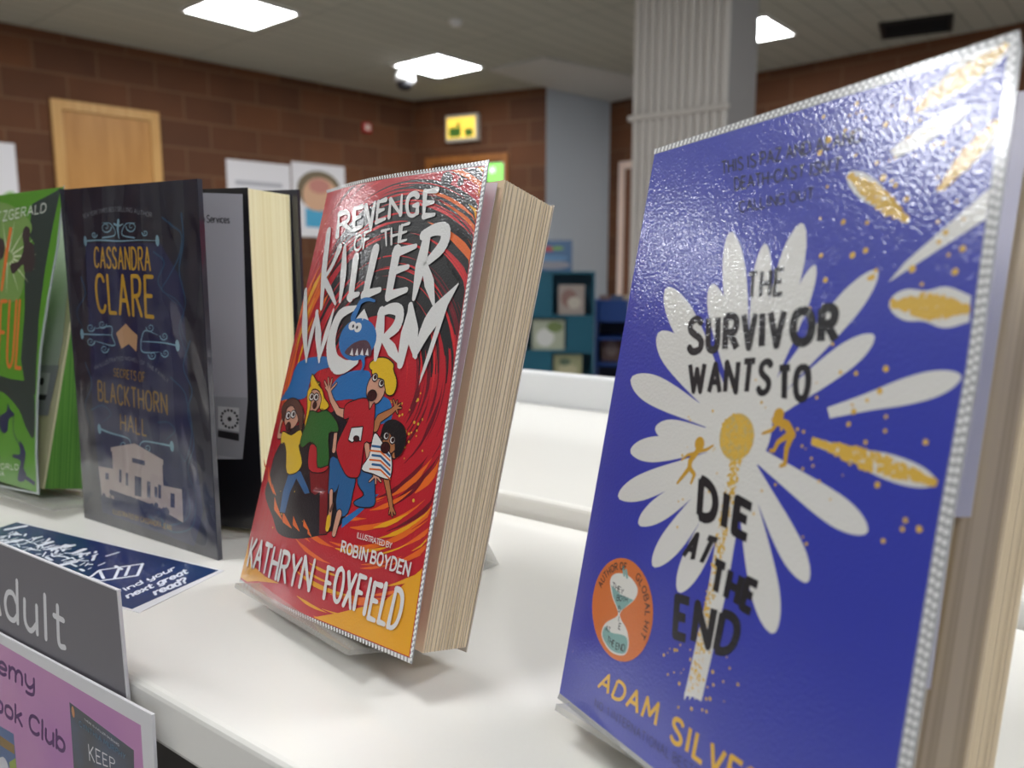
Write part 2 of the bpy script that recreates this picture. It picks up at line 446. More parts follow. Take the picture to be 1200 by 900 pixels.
# ceiling light panels: turned with the room; the unseen ones are placed for their light
m_diff = emit('light_diffuser', (250, 252, 255), PANEL); m_rim = mat('white_metal_rim', (235, 235, 232), 0.4)
ANG = 50
def panel(x, y, label, group=None):
    root = thing('ceiling_light', label, 'light', Matrix.Translation((x, y, CEIL)) @ Matrix.Rotation(R(ANG), 4, 'Z'), group)
    s = 0.29
    obj('diffuser', boxes((-s + .02, s - .02, -s + .02, s - .02, -.012, -.002)), m_diff, root)
    obj('light_frame', boxes((-s, s, -s, -s + .02, -.018, 0), (-s, s, s - .02, s, -.018, 0), (-s, -s + .02, -s + .02, s - .02, -.018, 0), (s - .02, s, -s + .02, s - .02, -.018, 0)), m_rim, root)
U = Vector((math.cos(R(ANG)), math.sin(R(ANG)), 0)) * 1.95
L1 = Vector((-1.885, 5.78, 0)); L2 = Vector((-0.65, 7.25, 0)); L3 = Vector((1.76, 6.26, 0))
panel(L1.x, L1.y, 'bright square ceiling light above the wooden door, largest in view')
panel(L2.x, L2.y, 'bright square ceiling light beside the white dome camera')
panel(L3.x, L3.y, 'bright square ceiling light half hidden behind the fluted column')
OUT = [Vector(q) for q in [(-3.3, 4.3, 0), (-5.15, 3.1, 0), (-.85, .35, 0), (-2.85, .95, 0), (-.6, 1.9, 0), (.9, -1.6, 0), (1.4, 1.0, 0), (3.9, 4.4, 0), (3.4, .4, 0)]]  # unseen panels added for glare on the covers and fill over the shelf
for p in OUT: panel(p.x, p.y, 'square ceiling light added unseen for glare and fill, over the reader side of the room', 'ceiling lights out of view')

# ------------------------------------------------------------------ shelving units
SD = Vector((0.809, -0.588, 0)).normalized(); DD = Vector((0.588, 0.809, 0)).normalized()
PA = on_z(152.5, 793, SHELF_Z)
MS = Matrix.Translation((PA.x, PA.y, 0)) @ Matrix((SD, DD, Vector((0, 0, 1)))).transposed().to_4x4()
def carcass(root, x0, x1, y0, y1, top, lip):
    obj('side_panel', boxes((x0, x0 + .02, y0 + .012, y1 - .012, .08, top - lip)), m_white, root)
    obj('side_panel', boxes((x1 - .02, x1, y0 + .012, y1 - .012, .08, top - lip)), m_white, root)
    obj('back_panel', boxes((x0 + .02, x1 - .02, (y0 + y1) / 2 - .008, (y0 + y1) / 2 + .008, .08, top - lip)), m_dark, root)
    for z in (.1, .4, .7): obj('shelf_board', boxes((x0 + .02, x1 - .02, y0 + .03, y1 - .03, z, z + .02)), m_dark, root)
    obj('plinth', boxes((x0 + .02, x1 - .02, y0 + .05, y1 - .05, 0, .08)), m_dark, root)
u1 = thing('shelving_unit', 'low white shelving unit in front, carrying the displayed books', 'shelf', MS)
obj('top_board', boxes((-2.2, 0.95, 0, .268, SHELF_Z - .024, SHELF_Z), bev=.003), m_white, u1)
carcass(u1, -2.19, .94, .012, .262, SHELF_Z, .0245)
u2 = thing('shelving_unit', 'white shelving unit standing behind the front one, empty top with low upstand', 'shelf', MS)
Z2 = SHELF_Z + .0118
obj('top_board', boxes((-2.6, 0.95, .2755, .59, Z2 - .03, Z2), bev=.0035), m_white, u2)
obj('upstand', boxes((-2.6, 0.95, .5905, .612, Z2 - .03, Z2 + .036), bev=.002), m_upstand, u2)
carcass(u2, -2.59, .94, .285, .60, Z2, .0305)

# ------------------------------------------------------------------ books
GLOSS = dict(rough=0.35, coat=1.0, crough=0.07, bump=1.0, bscale=1000, bdist=0.00011)
def ink(name, col): return mat('print_' + name, col, **GLOSS)
m_pages = ramp_tex(mat('cream_page_edges', (214, 196, 166), 0.85), 'ShaderNodeTexNoise', 1.0, (182, 158, 122), (222, 202, 168), 0.30, 0.5, stretch=(3, 1400, 3), detail=4)
m_page = mat('page_paper', (205, 190, 168), 0.85)
m_seam = ramp_tex(mat('stitched_plastic_edge', (200, 200, 200), 0.25, coat=.6), 'ShaderNodeTexVoronoi', 560, (246, 246, 244), (168, 168, 168), 0.3, 0.55)
m_flap = mat('plastic_flap', (226, 222, 226), 0.45)
m_acrylic = clear_mat('clear_acrylic', (196, 194, 186), alpha=.4)

def film_mat(name, scale, dist, amount=.1):   # clear loose film: see-through with wavy reflections
    m = bpy.data.materials.new(name); m.use_nodes = True; N, L = m.node_tree.nodes, m.node_tree.links; N.clear()
    o = N.new('ShaderNodeOutputMaterial'); mx = N.new('ShaderNodeMixShader'); t = N.new('ShaderNodeBsdfTransparent'); g = N.new('ShaderNodeBsdfGlossy')
    tc = N.new('ShaderNodeTexCoord'); no = N.new('ShaderNodeTexNoise'); bp = N.new('ShaderNodeBump'); mp = N.new('ShaderNodeMapping')
    g.inputs['Roughness'].default_value = .08; mx.inputs[0].default_value = amount; t.inputs[0].default_value = (.97, .97, .97, 1)
    no.inputs['Scale'].default_value = scale; no.inputs['Detail'].default_value = 1.0; bp.inputs['Distance'].default_value = dist; bp.inputs['Strength'].default_value = 1
    mp.inputs['Scale'].default_value = (1.6, 1, .8)
    L.new(tc.outputs['Object'], mp.inputs[0]); L.new(mp.outputs[0], no.inputs['Vector']); L.new(no.outputs['Fac'], bp.inputs['Height']); L.new(bp.outputs[0], g.inputs['Normal'])
    L.new(t.outputs[0], mx.inputs[1]); L.new(g.outputs[0], mx.inputs[2]); L.new(mx.outputs[0], o.inputs[0]); return m
def opened(M, th):                # frame of the page block, hinged on the cover's spine edge
    return M @ Matrix.Rotation(R(th), 4, 'Z')
def page_block(root, Mloc, w, h, t0, t1, m, inset=0.001, z0=0.001, name='page_block', y0=0.0006, yl=None):
    yl = y0 if yl is None else yl
    bm = bmesh.new()
    f = [(inset, yl, z0), (w, y0, z0), (w, y0, h), (inset, yl, h)]; b = [(inset, y0 + t0, z0), (w, y0 + t0, z0), (w, y0 + t1, h), (inset, y0 + t1, h)]
    hexa(bm, f, b); bm.transform(Mloc); return obj(name, bm, m, root)
def leaves(root, Mloc, w, h, t0, t1, n, m, z0=0.001):     # a few loose leaf edges standing proud of the block
    bm = bmesh.new()
    for i in range(n):
        k = (i + random.uniform(.2, .8)) / n; a = .0006 + k * t0; b = .0006 + k * t1; e = random.uniform(.0002, .0005)
        hexa(bm, [(w - .01, a, z0), (w + e, a, z0), (w + e, b, h + .0001), (w - .01, b, h + .0001)], [(w - .01, a + .00025, z0), (w + e, a + .00025, z0), (w + e, b + .00025, h + .0001), (w - .01, b + .00025, h + .0001)])
    bm.transform(Mloc); return obj('loose_leaf_edges', bm, m, root)
def easel(label, M, depth=.040, width=(.006, .103), lean=16, strut_p=.124, strut=(.036, .055), group=None):
    """clear bent-sheet easel; M: yaw frame on the shelf (x right, y back)"""
    root = thing('acrylic_easel', label, 'book stand', M, group)
    s, c = math.sin(R(lean)), math.cos(R(lean)); h = .105
    back0 = (depth, .0004)
    pts = [(depth - c * (depth + .010), .0004 + s * (depth + .010)), (depth - c * .006, .0004 + s * .006), back0, (depth + s * .006, .0004 + c * .006), (depth + s * h, .0004 + c * h)]
    obj('rest', extrude_profile(bmesh.new(), [pts[0], pts[1], (back0[0], back0[1]), pts[3], pts[4]][::-1], width[0], width[1], .0022), m_acrylic, root)
    top = (depth + s * h * .93 + .003, .0004 + c * h * .93)
    obj('strut', extrude_profile(bmesh.new(), [(strut_p - .016, .0004), (strut_p, .0004), (top[0], top[1])], strut[0], strut[1], .0022), m_acrylic, root)
    return root

def strip(sheet, name, a, b, m, th=.0004):                # closed band between two px loops
    A = sheet.P(a); B = sheet.P(b); bm = bmesh.new()
    for i in range(len(A) - 1):
        q = [A[i], A[i + 1], B[i + 1], B[i]]
        hexa(bm, [(p.x, sheet.yc(p.x), p.y) for p in q], [(p.x, sheet.yc(p.x) + th, p.y) for p in q])
    return obj(name, bm, m, sheet.root)
def stitches(sheet, a, b, pitch=.0021):                    # two rows of pale welded dots along the sleeve rim
    A = sheet.P(a); B = sheet.P(b); k = Ink()
    for i in range(len(A) - 1):
        for f, sh in ((.3, 0), (.72, .5)):
            p, q = A[i].lerp(B[i], f), A[i + 1].lerp(B[i + 1], f); L = (q - p).length; n = max(1, int(L / pitch)); d = (q - p).normalized()
            for j in range(n):
                c = p.lerp(q, (j + .25 + sh * .5) / n); k.stroke([c - d * pitch * .27, c + d * pitch * .27], min(.0009, .28 * (A[i] - B[i]).length + .0003))
    return sheet.out('weld_dots', k, mat('weld_white', (252, 252, 250), .2, coat=1.0), layer=4)
def lay(px0, py0, k): return lambda x, y: (px0 + x / k, py0 + y / k)

# ---- the red and orange paperback
def red_book():
    M = frame((-0.1334, 0.3745, CZ - 0.1528), (0.7127, -0.7005, 0.035), (0.1674, 0.2184, 0.9614))
    root = thing('paperback_book', 'red and orange paperback with white brush lettering, tilted on a clear easel', 'book', M)
    S = Sheet(M, root, curve=lambda u: 1.3 * max(0, 0.07 - u) ** 2)
    q = S.P([(383.5, 226.5), (568, 194), (480, 771), (281.5, 678.5)])
    cover = S.slab('front_cover', q, ink('red', (192, 32, 46)))
    root_print = cover
    def out(name, k, m): S.n += 1; o = S.out(name, k, m, layer=S.n, parent=cover); return o
    # art space: s,t in mm on a 129 x 198 page
    a, b, c, d = q
    def art(s, t):
        s = min(max(s / 129, 0.003), 0.997); t = min(max(t / 198, 0.002), 0.998)
        return (d * (1 - s) + c * s) * (1 - t) + (a * (1 - s) + b * s) * t
    inv = {}
    def toart(x, y):                                      # photo px -> art mm (Newton on the bilinear quad)
        p = S.px(x, y); s = t = .5
        for _ in range(12):
            cur = (d * (1 - s) + c * s) * (1 - t) + (a * (1 - s) + b * s) * t; e = p - cur
            ds = (c - d) * (1 - t) + (b - a) * t; dt = (a * (1 - s) + b * s) - (d * (1 - s) + c * s)
            det = ds.x * dt.y - ds.y * dt.x; s += (e.x * dt.y - e.y * dt.x) / det; t += (ds.x * e.y - ds.y * e.x) / det
        return s * 129, t * 198
    C0 = toart(432, 445)
    rnd = random.Random(3)
    def arc(k, r, a0, a1, w, squash=1.0):
        n = max(6, int(abs(a1 - a0) * r / 5)); g = Ink()
        pts = [(C0[0] + r * squash * math.cos(a0 + (a1 - a0) * i / n), C0[1] + r * math.sin(a0 + (a1 - a0) * i / n)) for i in range(n + 1)]
        g.stroke(pts, [w * .15, w, w * .8, 0.05])
        bb = len(k.v); k.v += [tuple(art(*p)) for p in g.v]; k.f += [tuple(bb + i for i in f) for f in g.f]
    red2, blk, org, gold, dred = ink('bright_red', (218, 46, 52)), ink('black', (30, 32, 36)), ink('orange', (236, 108, 36)), ink('gold', (238, 168, 30)), ink('maroon', (112, 22, 38))
    # dark rings of the upper vortex
    k = Ink()
    for r0, a0, a1, w in [(33, .2, 3.0, 7), (47, -.1, 3.0, 8), (60, .0, 3.1, 9), (74, .1, 2.6, 9), (88, -.25, 1.9, 8), (101, .35, 2.5, 6), (112, .3, 1.0, 5), (66, -.5, .2, 5), (54, .4, 2.8, 9), (40, 0, 3.0, 7), (80, .9, 2.4, 9), (96, .9, 1.6, 8), (108, .9, 1.25, 6)]:
        for _ in range(7): arc(k, r0 + rnd.uniform(-4, 4), a0 + rnd.uniform(-.1, .5), a1 - rnd.uniform(-.1, .6), w * rnd.uniform(.25, .9))
    out('vortex_rings', k, blk)
    k = Ink()
    for _ in range(60): arc(k, rnd.uniform(24, 110), *(lambda a_: (a_, a_ + rnd.uniform(.35, 1.1)))(rnd.uniform(-.9, 3.2)), rnd.uniform(.4, 1.5))
    out('red_brush_strokes', k, red2)
    k = Ink()
    for _ in range(40): arc(k, rnd.uniform(28, 70), *(lambda a_: (a_, a_ + rnd.uniform(.4, 1.0)))(rnd.uniform(-1.2, .5)), rnd.uniform(.5, 2.2))
    out('maroon_brush_strokes', k, dred)
    k = Ink()
    for _ in range(60):                                    # orange: outer right, far left and the lower sweep
        z = rnd.random()
        if z < .4: r, a_ = rnd.uniform(72, 122), rnd.uniform(.35, .95)
        elif z < .55: r, a_ = rnd.uniform(60, 90), rnd.uniform(2.3, 3.0)
        else: r, a_ = rnd.uniform(55, 125), rnd.uniform(-2.2, -.6)
        arc(k, r, a_, a_ + rnd.uniform(.25, .6), rnd.uniform(.8, 3.4))
    for _ in range(26): arc(k, rnd.uniform(50, 100), *(lambda a_: (a_, a_ + rnd.uniform(.2, .6)))(rnd.uniform(-1.5, -.5)), rnd.uniform(.5, 2.6))
    out('orange_brush_strokes', k, org)
    k = Ink()
    for r, a_, l, w in [(88, .55, .5, 5), (96, .6, .45, 6), (104, .66, .5, 5), (80, .5, .4, 3), (112, .72, .4, 3.4), (119, .85, .3, 2.6), (74, 2.6, .4, 3), (66, 2.7, .5, 2.4), (80, 2.45, .3, 4)]: arc(k, r, a_, a_ + l, w)
    for _ in range(26): arc(k, rnd.uniform(62, 130), *(lambda a_: (a_, a_ + rnd.uniform(.2, .5)))(rnd.uniform(-1.9, -.6)), rnd.uniform(.6, 2.4))
    for t0, t1 in ((0, 20),):
        k.poly([art(129, 0), art(129, 34), art(112, 17), art(88, 6), art(74, 0)])
        k.poly([art(0, 1), art(0, 20), art(4, 13), art(12, 10), art(30, 8), art(44, 8), art(22, 4), art(10, 1)])
    out('gold_brush_strokes', k, gold)
    # dark cave under the figures, blue body of the creature
    Z = lay(300, 420, 4.09)
    k = Ink(); k.poly(crom(S.P([(95, 450), (66, 560), (44, 650), (80, 760), (110, 840), (200, 865), (330, 840), (420, 780), (470, 600), (480, 420), (400, 250), (300, 300), (180, 330)], Z), 4, True))
    out('dark_cave', k, ink('navy_black', (28, 26, 36)))
    blue = ink('blue', (42, 112, 176))
    k = Ink(); k.poly(crom(S.P([(205, 20), (330, -10), (380, 30), (300, 60), (260, 110), (235, 190), (150, 195), (120, 200), (160, 130)], Z), 4, True))
    k.poly(crom(S.P([(370, 200), (365, 130), (430, 70), (540, 60), (545, 130), (530, 200), (450, 195)], Z), 4, True))
    k.poly(crom(S.P([(570, 310), (580, 190), (640, 200), (650, 290)], Z), 4, True))
    k.poly(S.P([(410, 815), (415, 770), (520, 700), (565, 655), (590, 650), (500, 740)], Z))
    out('creature_body', k, blue)
    k = Ink()                                              # flames at lower left
    for x, y, l, w in [(60, 560, 150, 16), (90, 700, 120, 22), (130, 760, 90, 26), (180, 780, 80, 18), (230, 790, 60, 16), (80, 620, 60, 10), (250, 830, 40, 10), (40, 500, 60, 8)]:
        p = S.P([(x, y - l * .3), (x + w * .2, y + l * .1), (x + w * 1.6, y + l * .6)], Z); k.stroke(p, [.0003, w * .00024, .0004])
    out('flames', k, org)
    k = Ink()
    for _ in range(34):
        x, y = rnd.choice([(rnd.uniform(60, 260), rnd.uniform(620, 840)), (rnd.uniform(600, 800), rnd.uniform(200, 800)), (rnd.uniform(690, 800), rnd.uniform(150, 520))]); k.disc(S.px(*Z(x, y)), rnd.uniform(.0003, .0008), n=7)
    out('sparks', k, ink('yellow', (222, 186, 60)))
    # figures: four shouting children (skin, hair and clothes by colour)
    skin, tan, yel, grn, shirt, jean, trou, hair = ink('skin', (214, 158, 132)), ink('tan_skin', (184, 118, 74)), ink('shirt_yellow', (226, 186, 50)), ink('jacket_green', (46, 104, 48)), ink('shirt_red', (186, 38, 48)), ink('jeans', (44, 98, 148)), ink('trousers_maroon', (126, 28, 36)), ink('brown_hair', (96, 62, 52))
    blond, black, white, mouth = ink('blond', (230, 186, 40)), ink('hair_black', (24, 22, 26)), ink('white', (226, 224, 220)), ink('mouth_dark', (58, 18, 22))
    OL = Ink(); plain = out
    def out(name, k, m):                                  # dark contour under each coloured shape
        if OL.f: plain(name + '_outline', OL, m_line); OL.v.clear(); OL.f.clear()
        return plain(name, k, m)
    m_line = ink('outline', (40, 22, 26))
    def P(k, pts, smooth=True):
        p = S.P(pts, Z); p = crom(p, 3, True) if smooth else p; k.poly(p); OL.stroke(p + [p[0], p[1]], .0011)
    def St(k, pts, w):
        q_ = S.P(pts, Z); w = [x * .000125 for x in w] if isinstance(w, list) else w * .000125; k.stroke(q_, w, True)
        if isinstance(w, list): OL.stroke(q_, [x + .0009 for x in w], True)
    def D(k, x, y, rx, ry, rot=0):
        p = S.px(*Z(x, y)); ex = (S.px(*Z(x + rx, y)) - p).length; ey = (S.px(*Z(x, y + ry)) - p).length; k.disc(p, ex, ey, 18, rot); OL.disc(p, ex + .0006, ey + .0006, 18, rot)
    g = {n: Ink() for n in ('trousers', 'jeans', 'legs', 'arms', 'hair_back', 'shirts', 'heads', 'hair')}
    k = Ink(); P(k, [(160, 545), (215, 540), (250, 620), (258, 645), (235, 650), (195, 575), (165, 640), (140, 740), (115, 735), (130, 640)], False)
    P(k, [(370, 470), (470, 560), (465, 640), (440, 740), (400, 755), (385, 690), (400, 600), (380, 640), (335, 640), (350, 540)])
    P(k, [(500, 530), (560, 560), (570, 640), (565, 705), (500, 710), (470, 690), (520, 655), (490, 600)]); out('jeans', k, jean)
    k = Ink(); P(k, [(258, 520), (352, 520), (345, 640), (340, 840), (305, 842), (308, 640), (285, 655), (265, 640)], False); out('maroon_trousers', k, trou)
    k = Ink(); St(k, [(362, 640), (360, 720), (350, 800)], [20, 18, 24]); St(k, [(400, 745), (385, 800), (375, 840)], [30, 26, 22])
    St(k, [(150, 370), (108, 372), (120, 310), (150, 250)], [24, 20, 18, 16]); St(k, [(215, 340), (230, 280), (220, 240)], [18, 16, 16])
    St(k, [(440, 270), (395, 255), (365, 200), (350, 150)], [34, 26, 22, 18])
    for e in [(330, 110), (348, 95), (366, 98), (388, 120), (335, 140)]: St(k, [(352, 160), e], [10, 6])
    St(k, [(530, 400), (545, 500), (575, 560)], [26, 22, 20])
    for e in [(545, 590), (575, 600), (600, 590), (612, 565)]: St(k, [(576, 560), e], [9, 5])
    St(k, [(270, 370), (285, 340)], [20, 24]); St(k, [(385, 350), (375, 440)], [20, 22])
    D(k, 172, 275, 36, 58); D(k, 282, 195, 34, 58); D(k, 576, 145, 44, 72); P(k, [(530, 200), (570, 215), (545, 265), (530, 250)])
    out('figure_skin', k, skin)
    k = Ink(); St(k, [(575, 330), (590, 290), (650, 255), (672, 235)], [34, 28, 22, 16])
    for e in [(660, 200), (678, 205), (694, 218), (698, 238), (680, 262)]: St(k, [(672, 236), e], [9, 5])
    St(k, [(625, 570), (640, 650), (650, 710)], [26, 20, 16])
    for e in [(640, 745), (655, 755), (668, 745)]: St(k, [(650, 708), e], [10, 5])
    D(k, 640, 390, 44, 66, -.3); D(k, 665, 465, 10, 14); out('figure_tan_skin', k, tan)
    k = Ink(); P(k, [(130, 352), (170, 370), (216, 345), (222, 400), (206, 420), (222, 500), (195, 545), (150, 546), (148, 450), (140, 410), (122, 405)]); out('yellow_shirt', k, yel)
    k = Ink(); P(k, [(262, 255), (300, 262), (340, 250), (385, 300), (395, 350), (350, 360), (352, 480), (335, 525), (292, 520), (288, 430), (262, 400), (225, 425), (215, 400), (240, 320)]); out('green_jacket', k, grn)
    k = Ink(); P(k, [(470, 205), (535, 195), (545, 250), (570, 215), (568, 300), (555, 400), (522, 405), (500, 550), (470, 570), (430, 550), (388, 440), (420, 350), (450, 285), (425, 290), (430, 230)]); P(k, [(262, 420), (292, 430), (296, 525), (350, 515), (320, 545), (256, 530)]); out('red_shirt', k, shirt)
    k = Ink(); P(k, [(575, 360), (605, 400), (650, 470), (648, 565), (622, 575), (560, 550), (510, 530), (545, 470), (560, 400)]); out('striped_shirt', k, white)
    k = Ink()
    for y0 in (0, 44, 88): St(k, [(560, 420 + y0), (600, 425 + y0), (645, 470 + y0)], 8)
    out('shirt_stripes_blue', k, jean)
    k = Ink()
    for y0 in (22, 66, 110): St(k, [(548, 420 + y0), (600, 425 + y0), (645, 468 + y0)], 6)
    out('shirt_stripes_orange', k, org)
    k = Ink(); P(k, [(130, 290), (128, 235), (165, 195), (205, 205), (230, 270), (215, 340), (205, 280), (180, 225), (150, 240), (140, 290)]); St(k, [(360, 730), (372, 700)], 14); out('brown_hair', k, hair)
    k = Ink(); P(k, [(236, 330), (250, 240), (252, 160), (285, 120), (318, 150), (330, 190), (352, 225), (335, 245), (310, 240), (318, 190), (300, 150), (268, 155), (264, 230)]); P(k, [(268, 135), (272, 78), (292, 110), (310, 120)])
    for i in range(16):
        aa = -.7 + i * .19; D(k, 585 + 52 * math.sin(aa) + 18, 82 - 62 * math.cos(aa) + 38 * (aa > 1), 22, 22)
    P(k, [(560, 60), (600, 20), (660, 50), (660, 130), (630, 160), (612, 100), (575, 90)]); St(k, [(352, 765), (345, 815)], 24); out('blond_hair', k, blond)
    k = Ink(); P(k, [(606, 360), (625, 310), (670, 300), (710, 330), (720, 390), (700, 450), (672, 470), (672, 410), (650, 360), (625, 345), (612, 390)]); out('black_hair', k, black)
    k = Ink()
    for x, y in [(182, 268), (158, 274), (270, 185), (292, 186), (574, 92), (605, 120), (628, 372), (658, 392)]: D(k, x, y, 11, 15)
    P(k, [(462, 335), (515, 330), (505, 395), (485, 385), (465, 400), (448, 390)], False); out('eye_whites', k, white)
    k = Ink()
    for x, y in [(184, 268), (160, 275), (272, 184), (293, 186), (576, 90), (607, 118), (630, 371), (660, 391)]: D(k, x, y, 4, 5)
    for x, y, rx, ry in [(158, 328, 11, 17), (285, 225, 8, 12), (560, 178, 20, 22), (624, 428, 20, 22), (485, 385, 12, 9)]: D(k, x, y, rx, ry)
    out('mouths_and_pupils', k, mouth)
    # title brush lettering
    def B(k, pts, w, cap=True): k.stroke(crom(S.P(pts), 4) if len(pts) > 2 else S.P(pts), [x * .00122 for x in w], cap)
    Ti = Ink()
    for ch, quad in zip('REVENGE', [((397, 249), (411, 244), (416, 273), (394, 281)), ((415, 243), (427, 239), (427, 268), (414, 273)), ((427, 240), (443, 233), (441, 267), (430, 271)), ((443, 235), (455, 231), (454, 259), (440, 264)), ((457, 232), (474, 226), (472, 254), (455, 258)), ((476, 227), (494, 222), (492, 256), (476, 257)), ((497, 222), (516, 219), (512, 255), (495, 258))]):
        fn, H, asp = S.quad(quad); Ti.text(ch, fn, H, asp, .2, caps=True, taper=[1.1, .9, .6])
    for st, quad in [('OF', ((416, 277), (437, 268), (434, 290), (415, 297))), ('THE', ((447, 270), (482, 260), (478, 283), (449, 291)))]:
        S.line(Ti, st, quad, .16, caps=True, taper=[1.1, .7])
    for pts, w in [([(386, 272), (381, 315), (377.5, 361)], (4.5, 5, 2.4)), ([(399, 291), (390, 312), (380, 328)], (4, 2.6, 2)), ([(380, 326), (388, 342), (394, 356)], (3.6, 3.4, 1.6)),
                   ([(405, 290), (403, 325), (399.5, 353)], (2.4, 5, 2)), ([(418, 303), (412, 349)], (4.6, 4)), ([(410, 348), (421, 345)], (3.4, 2)), ([(441, 293), (429, 346)], (5, 4)), ([(427, 346), (446, 340)], (4, 2.2)),
                   ([(466, 294), (456, 348)], (5, 4)), ([(464, 297), (488, 289)], (4, 2)), ([(460, 319), (479, 313)], (3.5, 2)), ([(456, 347), (477, 340)], (4, 2.2)),
                   ([(502, 274), (494, 312), (486, 350)], (4, 6, 2)), ([(497, 276), (512, 269), (523, 271), (519, 289), (497, 312)], (4, 5, 5, 2.5)), ([(498, 310), (504, 332), (509, 356)], (3, 5, 1.5)),
                   ([(359, 341), (358, 380), (360, 424)], (3, 6, 1.2)), ([(360, 420), (366, 392), (373, 366)], (2, 3.6, 2)), ([(372, 366), (374, 395), (375, 424)], (2.5, 5.5, 1.4)), ([(375, 420), (384, 390), (392, 363)], (2, 4, 1.2)),
                   ([(420, 360), (399, 370), (389, 400), (392, 424), (404, 430), (419, 424)], (1.5, 5, 7, 7, 2.4)),
                   ([(448, 365), (445, 395), (441, 421)], (4, 6, 2)), ([(446, 368), (458, 362), (469, 365), (466, 382), (449, 398)], (3, 4.5, 5, 2.4)), ([(450, 396), (460, 410), (470, 426)], (3, 5, 1.4)),
                   ([(470, 427), (477, 390), (483, 357)], (3.5, 6, 1.5)), ([(482, 358), (484, 390), (488, 418)], (2.5, 7, 2)), ([(487, 416), (505, 378), (538, 333)], (2.5, 8, .6))]:
        B(Ti, pts, w)
    Ti.poly(S.P([(539, 329), (529, 348), (516, 388), (505, 420), (492, 452), (494, 440), (506, 402), (517, 368)]))
    Ti.poly(S.P([(418, 374), (428, 362), (434, 378)]))
    out('title_lettering', Ti, white)
    # creature head inside the O
    k = Ink()
    p = S.px(419, 398); k.disc(p, (S.px(442, 398) - p).length, (S.px(419, 422) - p).length, 28); k.stroke(crom(S.P([(415, 372), (420, 362), (424, 354), (432, 351), (440, 353)]), 4), [.0045, .003, .002, .0012], True)
    k.stroke(crom(S.P([(425, 415), (427, 428), (422, 440)]), 4), [.003, .002, .0004]); out('creature_head', k, blue)
    k = Ink(); k.poly(crom(S.P([(405, 413), (416, 402), (430, 399), (436, 408), (435, 418), (424, 416), (414, 418)]), 4, True)); out('creature_mouth', k, ink('mouth_grey', (88, 60, 70)))
    k = Ink()
    for x, y, rx, ry in [(414, 382, 4.4, 5), (420.5, 384, 4.4, 5.5)]:
        p = S.px(x, y); k.disc(p, (S.px(x + rx, y) - p).length, (S.px(x, y + ry) - p).length, 14)
    for x in (411, 417, 423, 429): k.poly(S.P([(x, 416), (x + 4, 417), (x + 3, 408)]))
    out('creature_eyes_and_teeth', k, white)
    k = Ink()
    for x, y in [(415, 382.5), (419.5, 384)]: k.disc(S.px(x, y), .0009, n=8)
    out('creature_pupils', k, black)
    # author lines
    k = Ink()
    S.line(k, 'KATHRYN', ((297, 627), (372, 655), (364, 694), (290, 663)), .14, caps=True, jit=.04, taper=[1.15, .85], gap=.24)
    S.line(k, 'FOXFIELD', ((385, 660), (479, 690), (467, 741), (379, 701)), .125, caps=True, jit=.04, taper=[1.15, .85], gap=.3)
    S.line(k, 'ILLUSTRATED BY', ((420, 623.5), (461, 636), (460, 643), (419, 630.5)), .14, caps=True)
    S.line(k, 'ROBIN BOYDEN', ((402, 633), (484, 659), (480, 677), (400, 647)), .16, caps=True, jit=.05, taper=[1.2, .9], gap=.26)
    out('author_lettering', k, white)
    # clear protective sleeve: stitched rim on three sides
    ia, oa = [(383.5, 226.5), (568, 194), (480, 771), (281.5, 678.5)], [(382, 223), (573, 187), (482, 778), (280, 681)]
    strip(S, 'stitched_sleeve_edge', ia, oa, m_seam); stitches(S, ia, oa)
    Mb = Matrix.Rotation(R(4.25), 4, 'Z')
    page_block(root, Mb, .128, .1955, .0255, .0335, m_pages, yl=.0070)
    leaves(root, Mb, .128, .1955, .025, .033, 14, m_page)
    S2 = Sheet(M, root, L=Mb)
    S2.slab('sleeve_flap', S2.P([(562, 215), (584, 214.5), (512, 606), (498, 606)]), m_flap, th=.0003, y0=-.0006)
    bm = bmesh.new(); hexa(bm, [(-.001, .0262, -.001), (.1285, .0262, -.001), (.1285, .0342, .1965), (-.001, .0342, .1965)], [(-.001, .0268, -.001), (.1285, .0268, -.001), (.1285, .0348, .1965), (-.001, .0348, .1965)]); bm.transform(Mb)
    obj('back_cover', bm, mat('pale_back', (196, 184, 170), .4, coat=.6), root)
    bm = bmesh.new(); hexa(bm, [(-.0008, .0068, 0), (.0004, .0068, 0), (.0004, .0068, .196), (-.0008, .0068, .196)], [(-.0008, .0262, -.001), (.0004, .0262, -.001), (.0004, .0342, .1965), (-.0008, .0342, .1965)]); bm.transform(Mb)
    obj('spine', bm, ink('red', (192, 32, 46)), root)
    return root
red_book()
easel('clear acrylic easel under the red and orange paperback', yawframe((-0.1334, 0.3745, SHELF_Z + .0002), math.degrees(math.atan2(-.7005, .7127))))

